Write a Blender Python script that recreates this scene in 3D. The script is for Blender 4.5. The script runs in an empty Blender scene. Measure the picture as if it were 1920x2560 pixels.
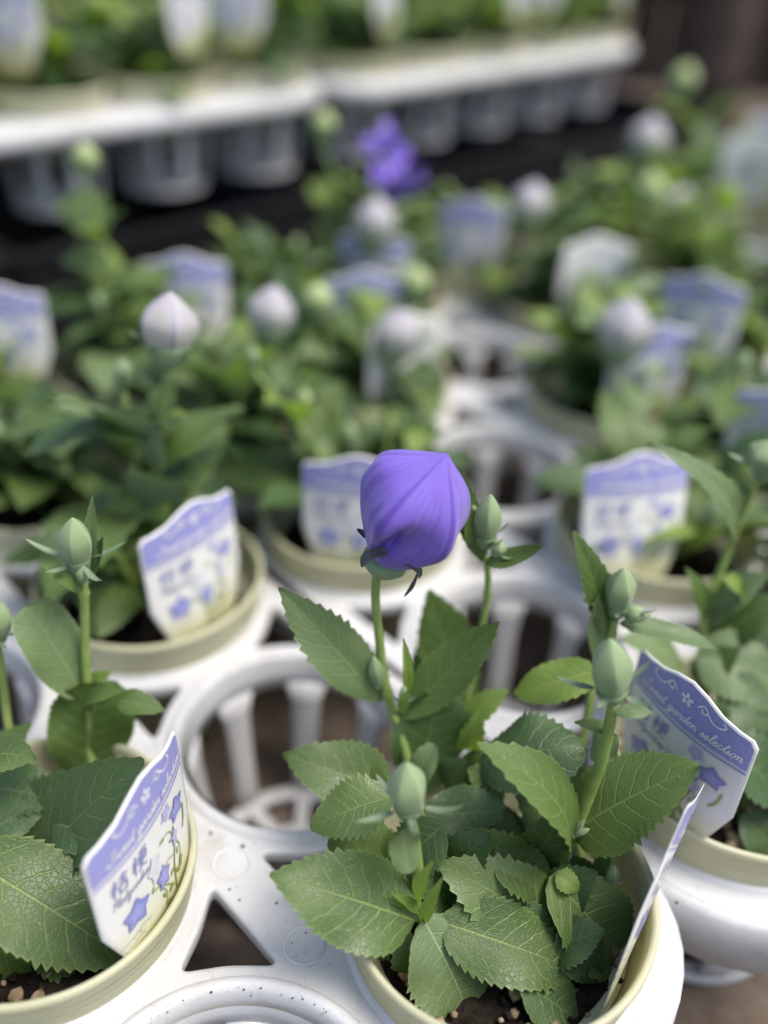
import bpy, math, random
import numpy as np
from mathutils import Vector, Matrix

random.seed(7); rng = np.random.default_rng(7)
R = math.radians
K = 0.05                       # one design unit = pot radius = 5 cm
SC = bpy.context.scene
COL = SC.collection

# ---------------------------------------------------------------- camera
CAM_H, PITCH, ROLL, FPX = 5.748, R(34.16), R(3.0), 2400.0     # FPX: focal length in photo pixels (1920 wide)
cp, sp, cr, sr = math.cos(PITCH), math.sin(PITCH), math.cos(ROLL), math.sin(ROLL)
FWD = np.array([0, cp, -sp]); UPV = np.array([0, sp, cp]); RGT = np.array([1., 0, 0])
CX, CY = cr*RGT + sr*UPV, -sr*RGT + cr*UPV
CAM = np.array([0, 0, CAM_H])
cam = bpy.data.cameras.new('camera'); co = bpy.data.objects.new('camera', cam); COL.objects.link(co)
co.matrix_world = Matrix(((CX[0], CY[0], -FWD[0], 0), (CX[1], CY[1], -FWD[1], 0), (CX[2], CY[2], -FWD[2], CAM_H*K), (0, 0, 0, 1)))
cam.sensor_fit = 'HORIZONTAL'; cam.sensor_width = 36; cam.lens = FPX/1920*36
cam.clip_start = 0.005; cam.clip_end = 200
cam.dof.use_dof = True; cam.dof.focus_distance = 5.85*K; cam.dof.aperture_fstop = 3.5
SC.camera = co

# ---------------------------------------------------------------- sky, sun, exposure
SUN_EL, SUN_AZ = R(64), R(105)          # azimuth measured from +Y (into the picture) towards +X
w = bpy.data.worlds.new('World'); SC.world = w; w.use_nodes = True
nt = w.node_tree; nt.nodes.clear()
sky = nt.nodes.new('ShaderNodeTexSky'); sky.sky_type = 'NISHITA'; sky.sun_disc = False
sky.sun_elevation = SUN_EL; sky.sun_rotation = SUN_AZ; sky.air_density = 1.0; sky.dust_density = 3.0
bg = nt.nodes.new('ShaderNodeBackground'); bg.inputs['Strength'].default_value = 0.095
wo = nt.nodes.new('ShaderNodeOutputWorld')
nt.links.new(sky.outputs[0], bg.inputs[0]); nt.links.new(bg.outputs[0], wo.inputs[0])
sun = bpy.data.lights.new('sun', 'SUN'); sun.energy = 1.5; sun.angle = R(30); sun.color = (1.0, 0.96, 0.90)
so = bpy.data.objects.new('sun', sun); COL.objects.link(so)
sd = Vector((math.sin(SUN_AZ)*math.cos(SUN_EL), math.cos(SUN_AZ)*math.cos(SUN_EL), math.sin(SUN_EL)))
so.rotation_euler = sd.to_track_quat('Z', 'Y').to_euler(); so.location = sd*5
SC.view_settings.view_transform = 'Standard'; SC.view_settings.look = 'None'
SC.view_settings.exposure = 1.38; SC.view_settings.gamma = 1.0
SC.render.engine = 'CYCLES'; SC.cycles.use_denoising = True
SC.cycles.max_bounces = 8; SC.cycles.transparent_max_bounces = 8

# ---------------------------------------------------------------- helpers
def nrm(v):
    v = np.asarray(v, float); return v/(np.linalg.norm(v)+1e-12)
def A(*v): return np.array(v, float)
def ray(px, py):
    x = px-960; y = -(py-1280)
    return CX*x + CY*y + FWD*FPX
def at_y(px, py, y):           # point of a pixel's line of sight on the upright plane that stands at distance y
    d = ray(px, py); return CAM + d*(y/d[1])
def at_z(px, py, z):           # ... on the level plane at height z
    d = ray(px, py); return CAM + d*((z-CAM_H)/d[2])
D = 1920/1659.
def dy(x, y, yy): return at_y(x*D, y*D, yy)

def tag(o, label=None, cat=None, group=None, kind=None):
    if label: o['label'] = label
    if cat: o['category'] = cat
    if group: o['group'] = group
    if kind: o['kind'] = kind
    return o
def empty(name, loc=(0, 0, 0), rz=0.):
    o = bpy.data.objects.new(name, None); COL.objects.link(o)
    o.empty_display_size = .02
    o.location = Vector(np.asarray(loc, float)*K); o.rotation_euler = (0, 0, rz)
    return o
def mesh(name, V, F, mats, uv=None, smooth=True, mi=None):
    me = bpy.data.meshes.new(name)
    V = np.asarray(V, float)*K
    me.from_pydata([tuple(v) for v in V], [], F)
    if not isinstance(mats, (list, tuple)): mats = [mats]
    for m in mats: me.materials.append(M[m])
    if mi is not None: me.polygons.foreach_set('material_index', mi)
    me.polygons.foreach_set('use_smooth', [smooth]*len(me.polygons))
    if uv is not None:
        l = me.uv_layers.new(name='UVMap')
        vi = np.empty(len(me.loops), int); me.loops.foreach_get('vertex_index', vi)
        l.data.foreach_set('uv', np.asarray(uv, float)[vi].ravel())
    me.update(); return me
def put(name, me, parent=None, loc=None, rot=None, scale=None):
    o = bpy.data.objects.new(name, me); COL.objects.link(o)
    if parent is not None: o.parent = parent
    if loc is not None: o.location = Vector(np.asarray(loc, float)*K)
    if rot is not None: o.rotation_euler = rot
    if scale is not None: o.scale = (scale,)*3 if np.isscalar(scale) else scale
    return o
def copy_tree(o, parent=None):
    c = o.copy(); COL.objects.link(c); c.parent = parent
    for ch in list(o.children): copy_tree(ch, c)
    return c
class MB:
    """collects geometry for one mesh"""
    def __init__(s): s.V = []; s.F = []; s.MI = []; s.UV = []
    def add(s, V, F, mi=0, uv=None):
        n = len(s.V); s.V += [tuple(v) for v in V]; s.F += [tuple(i+n for i in f) for f in F]; s.MI += [mi]*len(F)
        s.UV += list(uv) if uv is not None else [(0, 0)]*len(V)
    def mesh(s, name, mats, smooth=True): return mesh(name, s.V, s.F, mats, s.UV, smooth, s.MI)
def lathe(prof, n=48, fn=None, close=False):
    V = []; F = []; m = len(prof)
    for i in range(n):
        a = 2*math.pi*i/n
        for j, (r, z) in enumerate(prof):
            rr, zz = (r, z) if fn is None else fn(r, z, a, j)
            V.append((rr*math.cos(a), rr*math.sin(a), zz))
    for i in range(n):
        k = (i+1) % n
        for j in range(m-1): F.append((i*m+j, k*m+j, k*m+j+1, i*m+j+1))
    return V, F
def catmull(P, n=8):
    P = [np.asarray(p, float) for p in P]
    if len(P) == 2: return [P[0]+(P[1]-P[0])*t for t in np.linspace(0, 1, n+1)]
    Q = [2*P[0]-P[1]]+P+[2*P[-1]-P[-2]]; out = []
    for i in range(1, len(Q)-2):
        for t in np.linspace(0, 1, n, endpoint=False):
            a, b, c, d = Q[i-1:i+3]
            out.append(.5*((2*b)+(c-a)*t+(2*a-5*b+4*c-d)*t*t+(3*b-a-3*c+d)*t**3))
    out.append(P[-1]); return out
def frame(axis, hint=(0, 0, 1)):
    a = nrm(axis); h = np.asarray(hint, float)
    if abs(a@nrm(h)) > .98: h = A(1, .2, .1)
    x = nrm(np.cross(h, a)); y = np.cross(a, x); return x, y, a
def tube(P, r0, r1=None, ns=8, n=6, knots=()):
    P = catmull(P, n); r1 = r0 if r1 is None else r1
    V = []; F = []; N = len(P); x = None
    for i, p in enumerate(P):
        t = nrm(P[min(i+1, N-1)]-P[max(i-1, 0)])
        if x is None: x, y, _ = frame(t, (0.3, 1, .1))
        x = nrm(x-t*(x@t)); y = np.cross(t, x)
        u = i/(N-1); rr = r0+(r1-r0)*u
        for k in knots: rr += .35*rr*math.exp(-((u-k)/.02)**2)
        for j in range(ns):
            a = 2*math.pi*j/ns; V.append(p+rr*(x*math.cos(a)+y*math.sin(a)))
    for i in range(N-1):
        for j in range(ns):
            k = (j+1) % ns; F.append((i*ns+j, i*ns+k, (i+1)*ns+k, (i+1)*ns+j))
    F.append(tuple(range(ns))[::-1]); F.append(tuple(range((N-1)*ns, N*ns)))
    return V, F

# ---------------------------------------------------------------- materials
M = {}
class NT:
    def __init__(s, name):
        m = bpy.data.materials.new(name); m.use_nodes = True; s.m = m; s.t = m.node_tree; s.t.nodes.clear(); M[name] = m
        s.out = s.n('ShaderNodeOutputMaterial')
    def n(s, typ, **kw):
        x = s.t.nodes.new(typ)
        for k, v in kw.items(): setattr(x, k, v)
        return x
    def set(s, sock, v):
        if hasattr(v, 'is_linked') or isinstance(v, bpy.types.NodeSocket): s.t.links.new(v, sock)
        else: sock.default_value = v
    def math(s, op, a, b=0., c=None, clamp=False):
        x = s.n('ShaderNodeMath', operation=op, use_clamp=clamp); s.set(x.inputs[0], a); s.set(x.inputs[1], b)
        if c is not None: s.set(x.inputs[2], c)
        return x.outputs[0]
    def sstep(s, v, a, b, lo=0., hi=1.):
        x = s.n('ShaderNodeMapRange', interpolation_type='SMOOTHSTEP')
        for i, q in enumerate((v, a, b, lo, hi)): s.set(x.inputs[i], q)
        return x.outputs[0]
    def mix(s, f, a, b):
        x = s.n('ShaderNodeMix', data_type='RGBA'); s.set(x.inputs[0], f)
        s.set(x.inputs[6], a if not isinstance(a, tuple) else (*a, 1)[:4]); s.set(x.inputs[7], b if not isinstance(b, tuple) else (*b, 1)[:4])
        return x.outputs[2]
    def noise(s, scale, detail=3, rough=.55, vec=None, out=0):
        x = s.n('ShaderNodeTexNoise'); x.inputs['Scale'].default_value = scale; x.inputs['Detail'].default_value = detail; x.inputs['Roughness'].default_value = rough
        if vec is not None: s.set(x.inputs['Vector'], vec)
        return x.outputs[out]
    def coord(s, w='Object'): return s.n('ShaderNodeTexCoord').outputs[w]
    def bump(s, h, strength=.3, dist=.001):
        x = s.n('ShaderNodeBump'); x.inputs['Strength'].default_value = strength; x.inputs['Distance'].default_value = dist; s.set(x.inputs['Height'], h); return x.outputs[0]
    def bsdf(s, col, rough=.5, spec=.5, normal=None, trans=0., tcol=None, sheen=0., coat=0.):
        p = s.n('ShaderNodeBsdfPrincipled'); s.set(p.inputs['Base Color'], col if not isinstance(col, tuple) else (*col, 1)[:4])
        s.set(p.inputs['Roughness'], rough); p.inputs['Specular IOR Level'].default_value = spec
        p.inputs['Sheen Weight'].default_value = sheen
        if normal is not None: s.set(p.inputs['Normal'], normal)
        o = p.outputs[0]
        if trans:
            t = s.n('ShaderNodeBsdfTranslucent'); s.set(t.inputs[0], tcol if not isinstance(tcol, tuple) else (*tcol, 1)[:4])
            if normal is not None: s.set(t.inputs['Normal'], normal)
            x = s.n('ShaderNodeMixShader'); x.inputs[0].default_value = trans
            s.t.links.new(o, x.inputs[1]); s.t.links.new(t.outputs[0], x.inputs[2]); o = x.outputs[0]
        s.t.links.new(o, s.out.inputs[0]); return s.m

def leaf_mat(name, c0, c1, vein, under, tcol, trans=.28, nv=8., vw=.6):
    g = NT(name)
    uv = g.n('ShaderNodeUVMap'); uv.uv_map = 'UVMap'
    sep = g.n('ShaderNodeSeparateXYZ'); g.set(sep.inputs[0], uv.outputs[0])
    wob = g.math('MULTIPLY', g.math('SUBTRACT', g.noise(7., 2, vec=uv.outputs[0]), .5), .045)
    t = g.math('ADD', sep.outputs[0], wob)
    s_ = g.math('MULTIPLY', g.math('SUBTRACT', sep.outputs[1], .5), 2.)
    ab = g.math('ABSOLUTE', s_)
    mid = g.math('SUBTRACT', 1., g.sstep(g.math('DIVIDE', ab, g.math('SUBTRACT', 1.25, sep.outputs[0])), .012, .052))
    ph = g.math('ADD', g.math('SUBTRACT', g.math('MULTIPLY', t, nv), g.math('MULTIPLY', g.math('POWER', ab, 1.25), 1.7)), g.math('MULTIPLY', g.math('SIGN', s_), .22))
    d = g.math('ABSOLUTE', g.math('SUBTRACT', g.math('FRACT', ph), .5))
    lat = g.math('MULTIPLY', g.sstep(d, .425, .485), g.math('SUBTRACT', 1., g.sstep(ab, .6, 1.)))
    vx = g.n('ShaderNodeTexVoronoi', feature='DISTANCE_TO_EDGE'); vx.inputs['Scale'].default_value = 1.
    mp = g.n('ShaderNodeMapping'); mp.inputs['Scale'].default_value = (34, 19, 1); g.set(mp.inputs[0], uv.outputs[0]); g.set(vx.inputs['Vector'], mp.outputs[0])
    ret = g.math('SUBTRACT', 1., g.sstep(vx.outputs[0], .0, .10))
    v = g.math('MAXIMUM', g.math('MULTIPLY', mid, .85), g.math('MAXIMUM', g.math('MULTIPLY', lat, vw), g.math('MULTIPLY', ret, .20)))
    oi = g.n('ShaderNodeObjectInfo').outputs['Random']
    nz = g.noise(60., 4, .6, vec=g.coord('Object'))
    base = g.mix(g.sstep(g.math('ADD', g.math('MULTIPLY', nz, .7), g.math('MULTIPLY', oi, .5)), .3, .85), c0, c1)
    spk = g.sstep(g.noise(420., 2, .6, vec=g.coord('Object')), .66, .78)          # dusty specks
    dust = g.math('MULTIPLY', g.math('MULTIPLY', spk, g.sstep(g.noise(45., 2, vec=g.coord('Object')), .5, .7)), .30)
    col = g.mix(v, base, vein)
    edge = g.math('MULTIPLY', g.sstep(ab, .93, 1.0), .5)
    col = g.mix(edge, col, vein)
    col = g.mix(dust, col, (.5, .55, .5))
    geo = g.n('ShaderNodeNewGeometry').outputs['Backfacing']
    col = g.mix(geo, col, g.mix(g.math('MULTIPLY', v, .8), under, vein))
    h = g.math('ADD', g.math('MULTIPLY', g.math('MAXIMUM', mid, lat), -1.), g.math('ADD', g.math('MULTIPLY', ret, -.3), g.math('MULTIPLY', nz, .5)))
    g.bsdf(col, g.sstep(nz, .3, .8, .35, .52), .48, g.bump(h, .42, .0006), trans, tcol)
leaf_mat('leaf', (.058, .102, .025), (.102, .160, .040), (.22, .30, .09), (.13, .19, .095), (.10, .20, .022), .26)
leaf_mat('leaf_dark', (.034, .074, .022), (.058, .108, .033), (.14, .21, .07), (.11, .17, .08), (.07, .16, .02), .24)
leaf_mat('leaf_young', (.145, .225, .045), (.20, .29, .06), (.42, .50, .16), (.25, .36, .10), (.30, .48, .03), .38)
leaf_mat('leaf_grey', (.098, .155, .060), (.145, .205, .082), (.28, .36, .17), (.19, .25, .15), (.14, .24, .05), .22, vw=.4)
leaf_mat('leaf_yellow', (.26, .25, .03), (.33, .30, .035), (.5, .45, .10), (.4, .38, .1), (.5, .42, .02), .3)

def simple(name, c0, c1, scale=40., rough=.5, spec=.4, bs=.15, bd=.0005, trans=0., tcol=None, lo=.35, hi=.7, detail=4, sheen=0.):
    g = NT(name); nz = g.noise(scale, detail, .6, vec=g.coord('Object'))
    g.bsdf(g.mix(g.sstep(nz, lo, hi), c0, c1), rough, spec, g.bump(nz, bs, bd), trans, tcol, sheen); return g.m
simple('stem', (.19, .27, .07), (.27, .35, .10), 120, .5, .35, trans=.12, tcol=(.3, .42, .08))
simple('stem_dark', (.13, .20, .055), (.19, .27, .08), 120, .5)
simple('sepal', (.10, .15, .09), (.17, .23, .13), 150, .55)
simple('sepal_dry', (.05, .055, .055), (.09, .095, .09), 150, .6)
simple('calyx', (.17, .25, .13), (.22, .31, .16), 90, .5, trans=.1, tcol=(.2, .3, .1))

def bud_mat(name, c0, c1, ridge, trans=.2, rough=.48):
    g = NT(name)
    uv = g.n('ShaderNodeUVMap'); uv.uv_map = 'UVMap'
    sep = g.n('ShaderNodeSeparateXYZ'); g.set(sep.inputs[0], uv.outputs[0])
    ph = g.math('FRACT', g.math('ADD', g.math('MULTIPLY', sep.outputs[0], 5.), .5))
    d = g.math('ABSOLUTE', g.math('SUBTRACT', ph, .5))              # 0 on a seam
    seam = g.math('SUBTRACT', 1., g.sstep(d, .02, .075))
    fine = g.math('ABSOLUTE', g.math('SUBTRACT', g.math('FRACT', g.math('ADD', g.math('MULTIPLY', sep.outputs[0], 35.), g.math('MULTIPLY', g.noise(5., 2, vec=uv.outputs[0]), 1.4))), .5))
    fl = g.math('MULTIPLY', g.sstep(fine, .36, .5), g.sstep(g.noise(14., 3, vec=uv.outputs[0]), .35, .65, .1, .45))
    nz = g.noise(110., 4, .6, vec=g.coord('Object'))
    base = g.mix(g.sstep(g.math('ADD', g.math('MULTIPLY', nz, .5), g.math('MULTIPLY', sep.outputs[1], .5)), .25, .8), c0, c1)
    col = g.mix(g.math('MAXIMUM', g.math('MULTIPLY', seam, .75), fl), base, ridge)
    tc = g.mix(.5, col, c1)
    g.bsdf(col, rough, .35, g.bump(g.math('ADD', g.math('MULTIPLY', seam, -.8), g.math('ADD', g.math('MULTIPLY', fl, -1.), g.math('MULTIPLY', nz, .3))), .35, .0005), trans, tc, .2)
bud_mat('bud_green', (.20, .29, .13), (.30, .40, .20), (.38, .47, .26))
bud_mat('bud_pale', (.45, .46, .36), (.46, .43, .47), (.24, .21, .33), .2)
bud_mat('bud_lime', (.30, .39, .15), (.40, .48, .22), (.38, .46, .2))
bud_mat('petal', (.15, .088, .46), (.225, .145, .58), (.085, .045, .32), .14, .5)

def pot_mat():
    g = NT('pot_plastic'); co_ = g.coord('Object')
    sep = g.n('ShaderNodeSeparateXYZ'); g.set(sep.inputs[0], co_)
    line = g.math('SINE', g.math('MULTIPLY', sep.outputs[2], 5200.))
    mp = g.n('ShaderNodeMapping'); mp.inputs['Scale'].default_value = (6, 6, 260); g.set(mp.inputs[0], co_)
    st = g.noise(4., 3, .6, vec=mp.outputs[0]); nz = g.noise(30., 4, .6, vec=co_)
    col = g.mix(g.sstep(g.math('ADD', g.math('MULTIPLY', st, .5), g.math('MULTIPLY', nz, .5)), .35, .68), (.48, .47, .29), (.58, .57, .41))
    scr = g.sstep(g.noise(220., 4, .7, vec=co_), .68, .76)
    col = g.mix(g.math('MULTIPLY', scr, .35), col, (.34, .30, .18))
    h = g.math('ADD', g.math('MULTIPLY', line, .25), g.math('MULTIPLY', st, .8))
    g.bsdf(col, .42, .4, g.bump(h, .25, .0004), .25, (.72, .70, .42))
pot_mat()
def tray_mat():
    g = NT('tray_plastic'); c = g.coord('Object')
    big = g.noise(14., 5, .65, vec=c); fine = g.noise(330., 5, .7, vec=c)
    col = g.mix(g.sstep(big, .38, .72), (.535, .535, .53), (.42, .41, .385))
    speck = g.math('MULTIPLY', g.sstep(fine, .57, .70), g.sstep(g.noise(40., 3, vec=c), .42, .7))
    col = g.mix(g.math('MULTIPLY', speck, .75), col, (.25, .21, .16))
    stain = g.sstep(g.noise(55., 6, .75, vec=c), .56, .74)
    col = g.mix(g.math('MULTIPLY', stain, .5), col, (.34, .30, .24))
    dots = g.math('MULTIPLY', g.sstep(g.noise(1500., 3, .65, vec=c), .60, .70), g.sstep(g.noise(28., 4, .7, vec=c), .40, .62))
    col = g.mix(g.math('MULTIPLY', dots, .7), col, (.16, .13, .10))
    g.bsdf(col, g.sstep(big, .3, .7, .36, .55), .42, g.bump(g.math('ADD', fine, big), .14, .0004))
tray_mat()
simple('tray_dirt', (.30, .27, .22), (.50, .48, .44), 400, .8)
simple('crumb', (.03, .022, .015), (.10, .075, .05), 300, .95)
simple('soil', (.006, .0045, .0035), (.022, .015, .010), 300, .95, .2, .9, .002)
simple('pumice', (.16, .115, .07), (.32, .25, .17), 200, .9, .2, .7, .001)
simple('ground', (.085, .062, .045), (.20, .155, .12), 26, .9, .25, .6, .003, detail=8)
simple('black_plastic', (.006, .006, .007), (.012, .012, .013), 60, .5, .35)
simple('fence_wood', (.018, .013, .010), (.035, .026, .020), 20, .85, .2, .5, .004)
simple('post_wood', (.05, .037, .030), (.095, .07, .057), 18, .85, .2, .6, .004)
simple('tag_white', (.66, .65, .61), (.70, .69, .66), 20, .35, .45, .03)
def flat(name, c, rough=.38):
    g = NT(name); g.bsdf(c, rough, .45)
def tag_wash():                 # printed wash of yellow-green that fades upwards into the white card
    g = NT('tag_print_wash'); uv = g.n('ShaderNodeUVMap'); uv.uv_map = 'UVMap'
    sep = g.n('ShaderNodeSeparateXYZ'); g.set(sep.inputs[0], uv.outputs[0])
    nz = g.noise(5., 3, vec=uv.outputs[0])
    col = g.mix(g.sstep(g.math('ADD', sep.outputs[1], g.math('MULTIPLY', g.math('SUBTRACT', nz, .5), .35)), .05, 1.), (.68, .67, .63), (.54, .52, .22))
    g.bsdf(col, .35, .45)
tag_wash()
def print_petal():
    g = NT('print_flower'); uv = g.n('ShaderNodeUVMap'); uv.uv_map = 'UVMap'
    sep = g.n('ShaderNodeSeparateXYZ'); g.set(sep.inputs[0], uv.outputs[0])
    col = g.mix(g.sstep(sep.outputs[0], .0, 1.), (.34, .36, .64), (.19, .20, .45))
    g.bsdf(col, .35, .45)
print_petal()
flat('print_band', (.27, .27, .53)); flat('print_violet', (.40, .39, .62)); flat('print_white', (.72, .72, .72)); flat('print_pale', (.58, .59, .60))
flat('print_green', (.24, .31, .10)); flat('print_ink', (.20, .21, .42)); flat('print_olive', (.19, .22, .05)); flat('print_grey', (.28, .30, .40))

# ================================================================ the setting
E0 = A(-.603, 5.201); S = 2.078; YAW = R(44.325); HR = .437; GZ = -1.53
U = A(math.cos(YAW), math.sin(YAW)); W_ = A(-U[1], U[0])
def grid(u, v): return E0 + S*(u*U+v*W_)

def ground_mesh():
    n = 60; V = []; F = []
    xs = np.concatenate([-np.geomspace(800, 12, 12), np.linspace(-10, 14, 36), np.geomspace(16, 800, 12)])
    for y in xs:
        for x in xs: V.append((x, y+6, GZ-.02+(.02*math.sin(x*3.1)*math.cos(y*2.3) if abs(x) < 16 and abs(y) < 16 else 0)))
    m = len(xs)
    for j in range(m-1):
        for i in range(m-1): F.append((j*m+i, j*m+i+1, (j+1)*m+i+1, (j+1)*m+i))
    return mesh('ground', V, F, 'ground')
tag(put('ground', ground_mesh()), kind='structure')

# ---------------------------------------------------------------- trays
def curve_mesh(name, splines, mat, ext, bev, res=2):
    cu = bpy.data.curves.new(name, 'CURVE'); cu.dimensions = '2D'; cu.fill_mode = 'BOTH'
    cu.extrude = ext*K; cu.bevel_depth = bev*K; cu.bevel_resolution = res; cu.offset = -bev*K
    for pts in splines:
        sp_ = cu.splines.new('POLY'); sp_.points.add(len(pts)-1); sp_.use_cyclic_u = True
        sp_.points.foreach_set('co', np.array([(p[0]*K, p[1]*K, 0, 1) for p in pts]).ravel())
    o = bpy.data.objects.new(name, cu); COL.objects.link(o)
    me = bpy.data.meshes.new_from_object(o.evaluated_get(bpy.context.evaluated_depsgraph_get()))
    bpy.data.objects.remove(o); bpy.data.curves.remove(cu)
    me.name = name; me.materials.clear(); me.materials.append(M[mat])
    return me
def circle(c, r, n=64): return [(c[0]+r*math.cos(2*math.pi*i/n), c[1]+r*math.sin(2*math.pi*i/n)) for i in range(n)]
def round_poly(P, rad, n=6):
    out = []; m = len(P)
    for i in range(m):
        a, b, c = A(*P[i-1]), A(*P[i]), A(*P[(i+1) % m]); p, q = b+nrm(a-b)*rad, b+nrm(c-b)*rad
        for t in np.linspace(0, 1, n): out.append(tuple((1-t)**2*p+2*t*(1-t)*b+t*t*q))
    return out
HOLE = .432*S
def star_half(c, sgn, clip=None):       # the three-cornered opening on one side of the bar between four cells
    P = [(c[0]+sgn*.095*S, c[1]-.175*S), (c[0]+sgn*.095*S, c[1]+.175*S), (c[0]+sgn*.33*S, c[1])]
    if sgn < 0: P = P[::-1]
    # the two long sides follow the round cells: pull their middles in
    Q = []
    for i in range(3):
        a, b = A(*P[i]), A(*P[(i+1) % 3]); Q.append(tuple(a)); mdl = (a+b)/2
        if abs(a[0]-b[0]) > 1e-3: mdl = mdl+(A(*c)+A(sgn*.16*S, 0)-mdl)*.13
        Q.append(tuple(mdl))
    return round_poly(Q, .035*S, 5)
EDGE = .56
def tray_plate(nu, nv):
    x0, x1, y0, y1 = -EDGE*S, (nu-1+EDGE)*S, -EDGE*S, (nv-1+EDGE)*S
    sp_ = [round_poly([(x0, y0), (x1, y0), (x1, y1), (x0, y1)], .62*S, 12)]
    for i in range(nu):
        for j in range(nv): sp_.append(circle((i*S, j*S), HOLE+.03))
    for i in range(nu+1):
        for j in range(nv-1):
            c = ((i-.5)*S, (j+.5)*S)
            if i > 0: sp_.append(star_half(c, -1))
            if i < nu: sp_.append(star_half(c, 1))
    return curve_mesh('tray_plate', sp_, 'tray_plastic', .035, .03)
def tray_skirt(nu, nv, dep=.42):
    out = round_poly([(-EDGE*S, -EDGE*S), ((nu-1+EDGE)*S, -EDGE*S), ((nu-1+EDGE)*S, (nv-1+EDGE)*S), (-EDGE*S, (nv-1+EDGE)*S)], .62*S, 12)
    P = [A(*p) for p in out]; n = len(P); V = []; F = []
    prof = [(-.05, .055), (.015, .05), (.05, .0), (.055, -.1), (.075, -dep), (.035, -dep), (.0, -.1), (-.05, -.06)]
    for i in range(n):
        t = nrm(P[(i+1) % n]-P[i-1]); o = A(t[1], -t[0])
        for d, z in prof: V.append((*(P[i]+o*d), z))
    m = len(prof)
    for i in range(n):
        for j in range(m-1): F.append((i*m+j, ((i+1) % n)*m+j, ((i+1) % n)*m+j+1, i*m+j+1))
    return mesh('skirt', V, F, 'tray_plastic')
ME_RIM = mesh('cell_rim', *lathe([(1.005, .045), (.985, .07), (.965, .095), (.935, .102), (.905, .092), (.885, .06), (.872, .0), (.862, -.12), (.855, -.20), (.825, -.20), (.822, -.05), (.835, .0)], 72), 'tray_plastic')
def slat_mesh():
    V = []; F = []; n = 7
    for i in range(n):
        t = i/(n-1); r = .842-.14*t; z = -.16-1.27*t; wd = .125*(1-.18*t)*(1+.5*math.exp(-t*14))
        for (dx, dr) in ((-1, .0), (-.93, .026), (.93, .026), (1, 0), (.93, -.026), (-.93, -.026)):
            a = dx*wd/r; rr = r+dr; V.append((rr*math.cos(a), rr*math.sin(a), z))
    for i in range(n-1):
        for j in range(6): F.append((i*6+j, i*6+(j+1) % 6, (i+1)*6+(j+1) % 6, (i+1)*6+j))
    F += [tuple(range(6))[::-1], tuple(range((n-1)*6, n*6))]
    return mesh('slat', V, F, 'tray_plastic')
ME_SLAT = slat_mesh()
def floor_mesh():
    sp_ = [circle((0, 0), .74, 48), circle((0, 0), .17, 24)]
    for k in range(8):
        a0, a1 = (k+.14)*math.pi/4, (k+.86)*math.pi/4
        sp_.append([(.60*math.cos(a), .60*math.sin(a)) for a in np.linspace(a0, a1, 8)]+[(.32*math.cos(a), .32*math.sin(a)) for a in np.linspace(a1-.07, a0+.07, 6)])
    return curve_mesh('basket_floor', sp_, 'tray_plastic', .03, .02, 1)
ME_FLOOR = floor_mesh()
PIN = MB(); PIN.add(*lathe([(.135, .066), (.130, .072), (.122, .0725), (.116, .066)], 32)); ME_PIN = PIN.mesh('mould_mark', 'tray_plastic')

TRAYS = []
def tray(label, origin, z, yaw, nu, nv, open_cells, group='white nursery trays', rim_cells=None, pins=(), dep=.42):
    t = empty('plant_tray', (origin[0], origin[1], z), yaw); tag(t, label, 'tray', group)
    put('plate', tray_plate(nu, nv), t); put('skirt', tray_skirt(nu, nv, dep), t)
    for i in range(nu):
        for j in range(nv):
            if rim_cells is not None and (i, j) not in rim_cells and (i, j) not in open_cells: continue
            b = put('cell_rim', ME_RIM, t, (i*S, j*S, 0))
            if (i, j) in open_cells:
                for k in range(8): put('slat', ME_SLAT, b, rot=(0, 0, k*math.pi/4))
                put('basket_floor', ME_FLOOR, b, (0, 0, -1.44))
    for (i, j) in pins: put('mould_mark', ME_PIN, t, (i*S, j*S, 0))
    TRAYS.append(t); return t
# front tray: cell (0,0) of its mesh is grid (-3,-1)
T1O = grid(-3, -1)
tray('white nursery tray with an empty cell beside the pot with the purple balloon bud', T1O, 0, YAW, 4, 6,
     {(3, 1), (2, 0), (2, 2), (3, 0), (2, 1)}, pins=[(2.5, .70), (2.5, .32), (2.5, 1.70), (2.5, 1.32)])
YAW2 = YAW+R(1.2); U2 = A(math.cos(YAW2), math.sin(YAW2)); W2 = A(-U2[1], U2[0]); N0 = grid(1.06, -.20)
def grid2(i, j): return N0 + S*(i*U2+j*W2)
T2O = grid2(0, -1)
tray('white nursery tray whose empty cells stand behind the front tray', T2O, 0, YAW2, 4, 5,
     {(0, 1), (0, 0), (1, 2), (2, 3), (3, 1)}, pins=[(.5, 1.7), (.5, 1.32)])
YAW4 = YAW+R(-1); U4 = A(math.cos(YAW4), math.sin(YAW4)); W4 = A(-U4[1], U4[0]); N4 = grid(5.24, -.35)
def grid4(i, j): return N4 + S*(i*U4+j*W4)
tray('white nursery tray crowded with plants beside the wooden post', grid4(0, -1), 0, YAW4, 4, 5, {(0, 1), (1, 3)})
# raised tier behind: trays stacked on black crates
Z3 = 2.10
def grid3(i, j): return grid(4.0, 5.66) + S*(i*U+j*W_)
tray('white nursery tray raised on black crates, slatted baskets hanging in front', grid3(-4, 0), Z3, YAW, 5, 2, {(i, 0) for i in range(5)}, 'white nursery trays on the raised tier', dep=.22)
YAW5 = YAW+R(3); U5 = A(math.cos(YAW5), math.sin(YAW5)); W5 = A(-U5[1], U5[0]); N5 = grid(5.16, 5.66)
def grid5(i, j): return N5 + S*(i*U5+j*W5)
tray('white nursery tray on the raised tier, its end next to the wooden post', N5, Z3, YAW5, 5, 2, {(i, 0) for i in range(5)}, 'white nursery trays on the raised tier', dep=.22)

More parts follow.
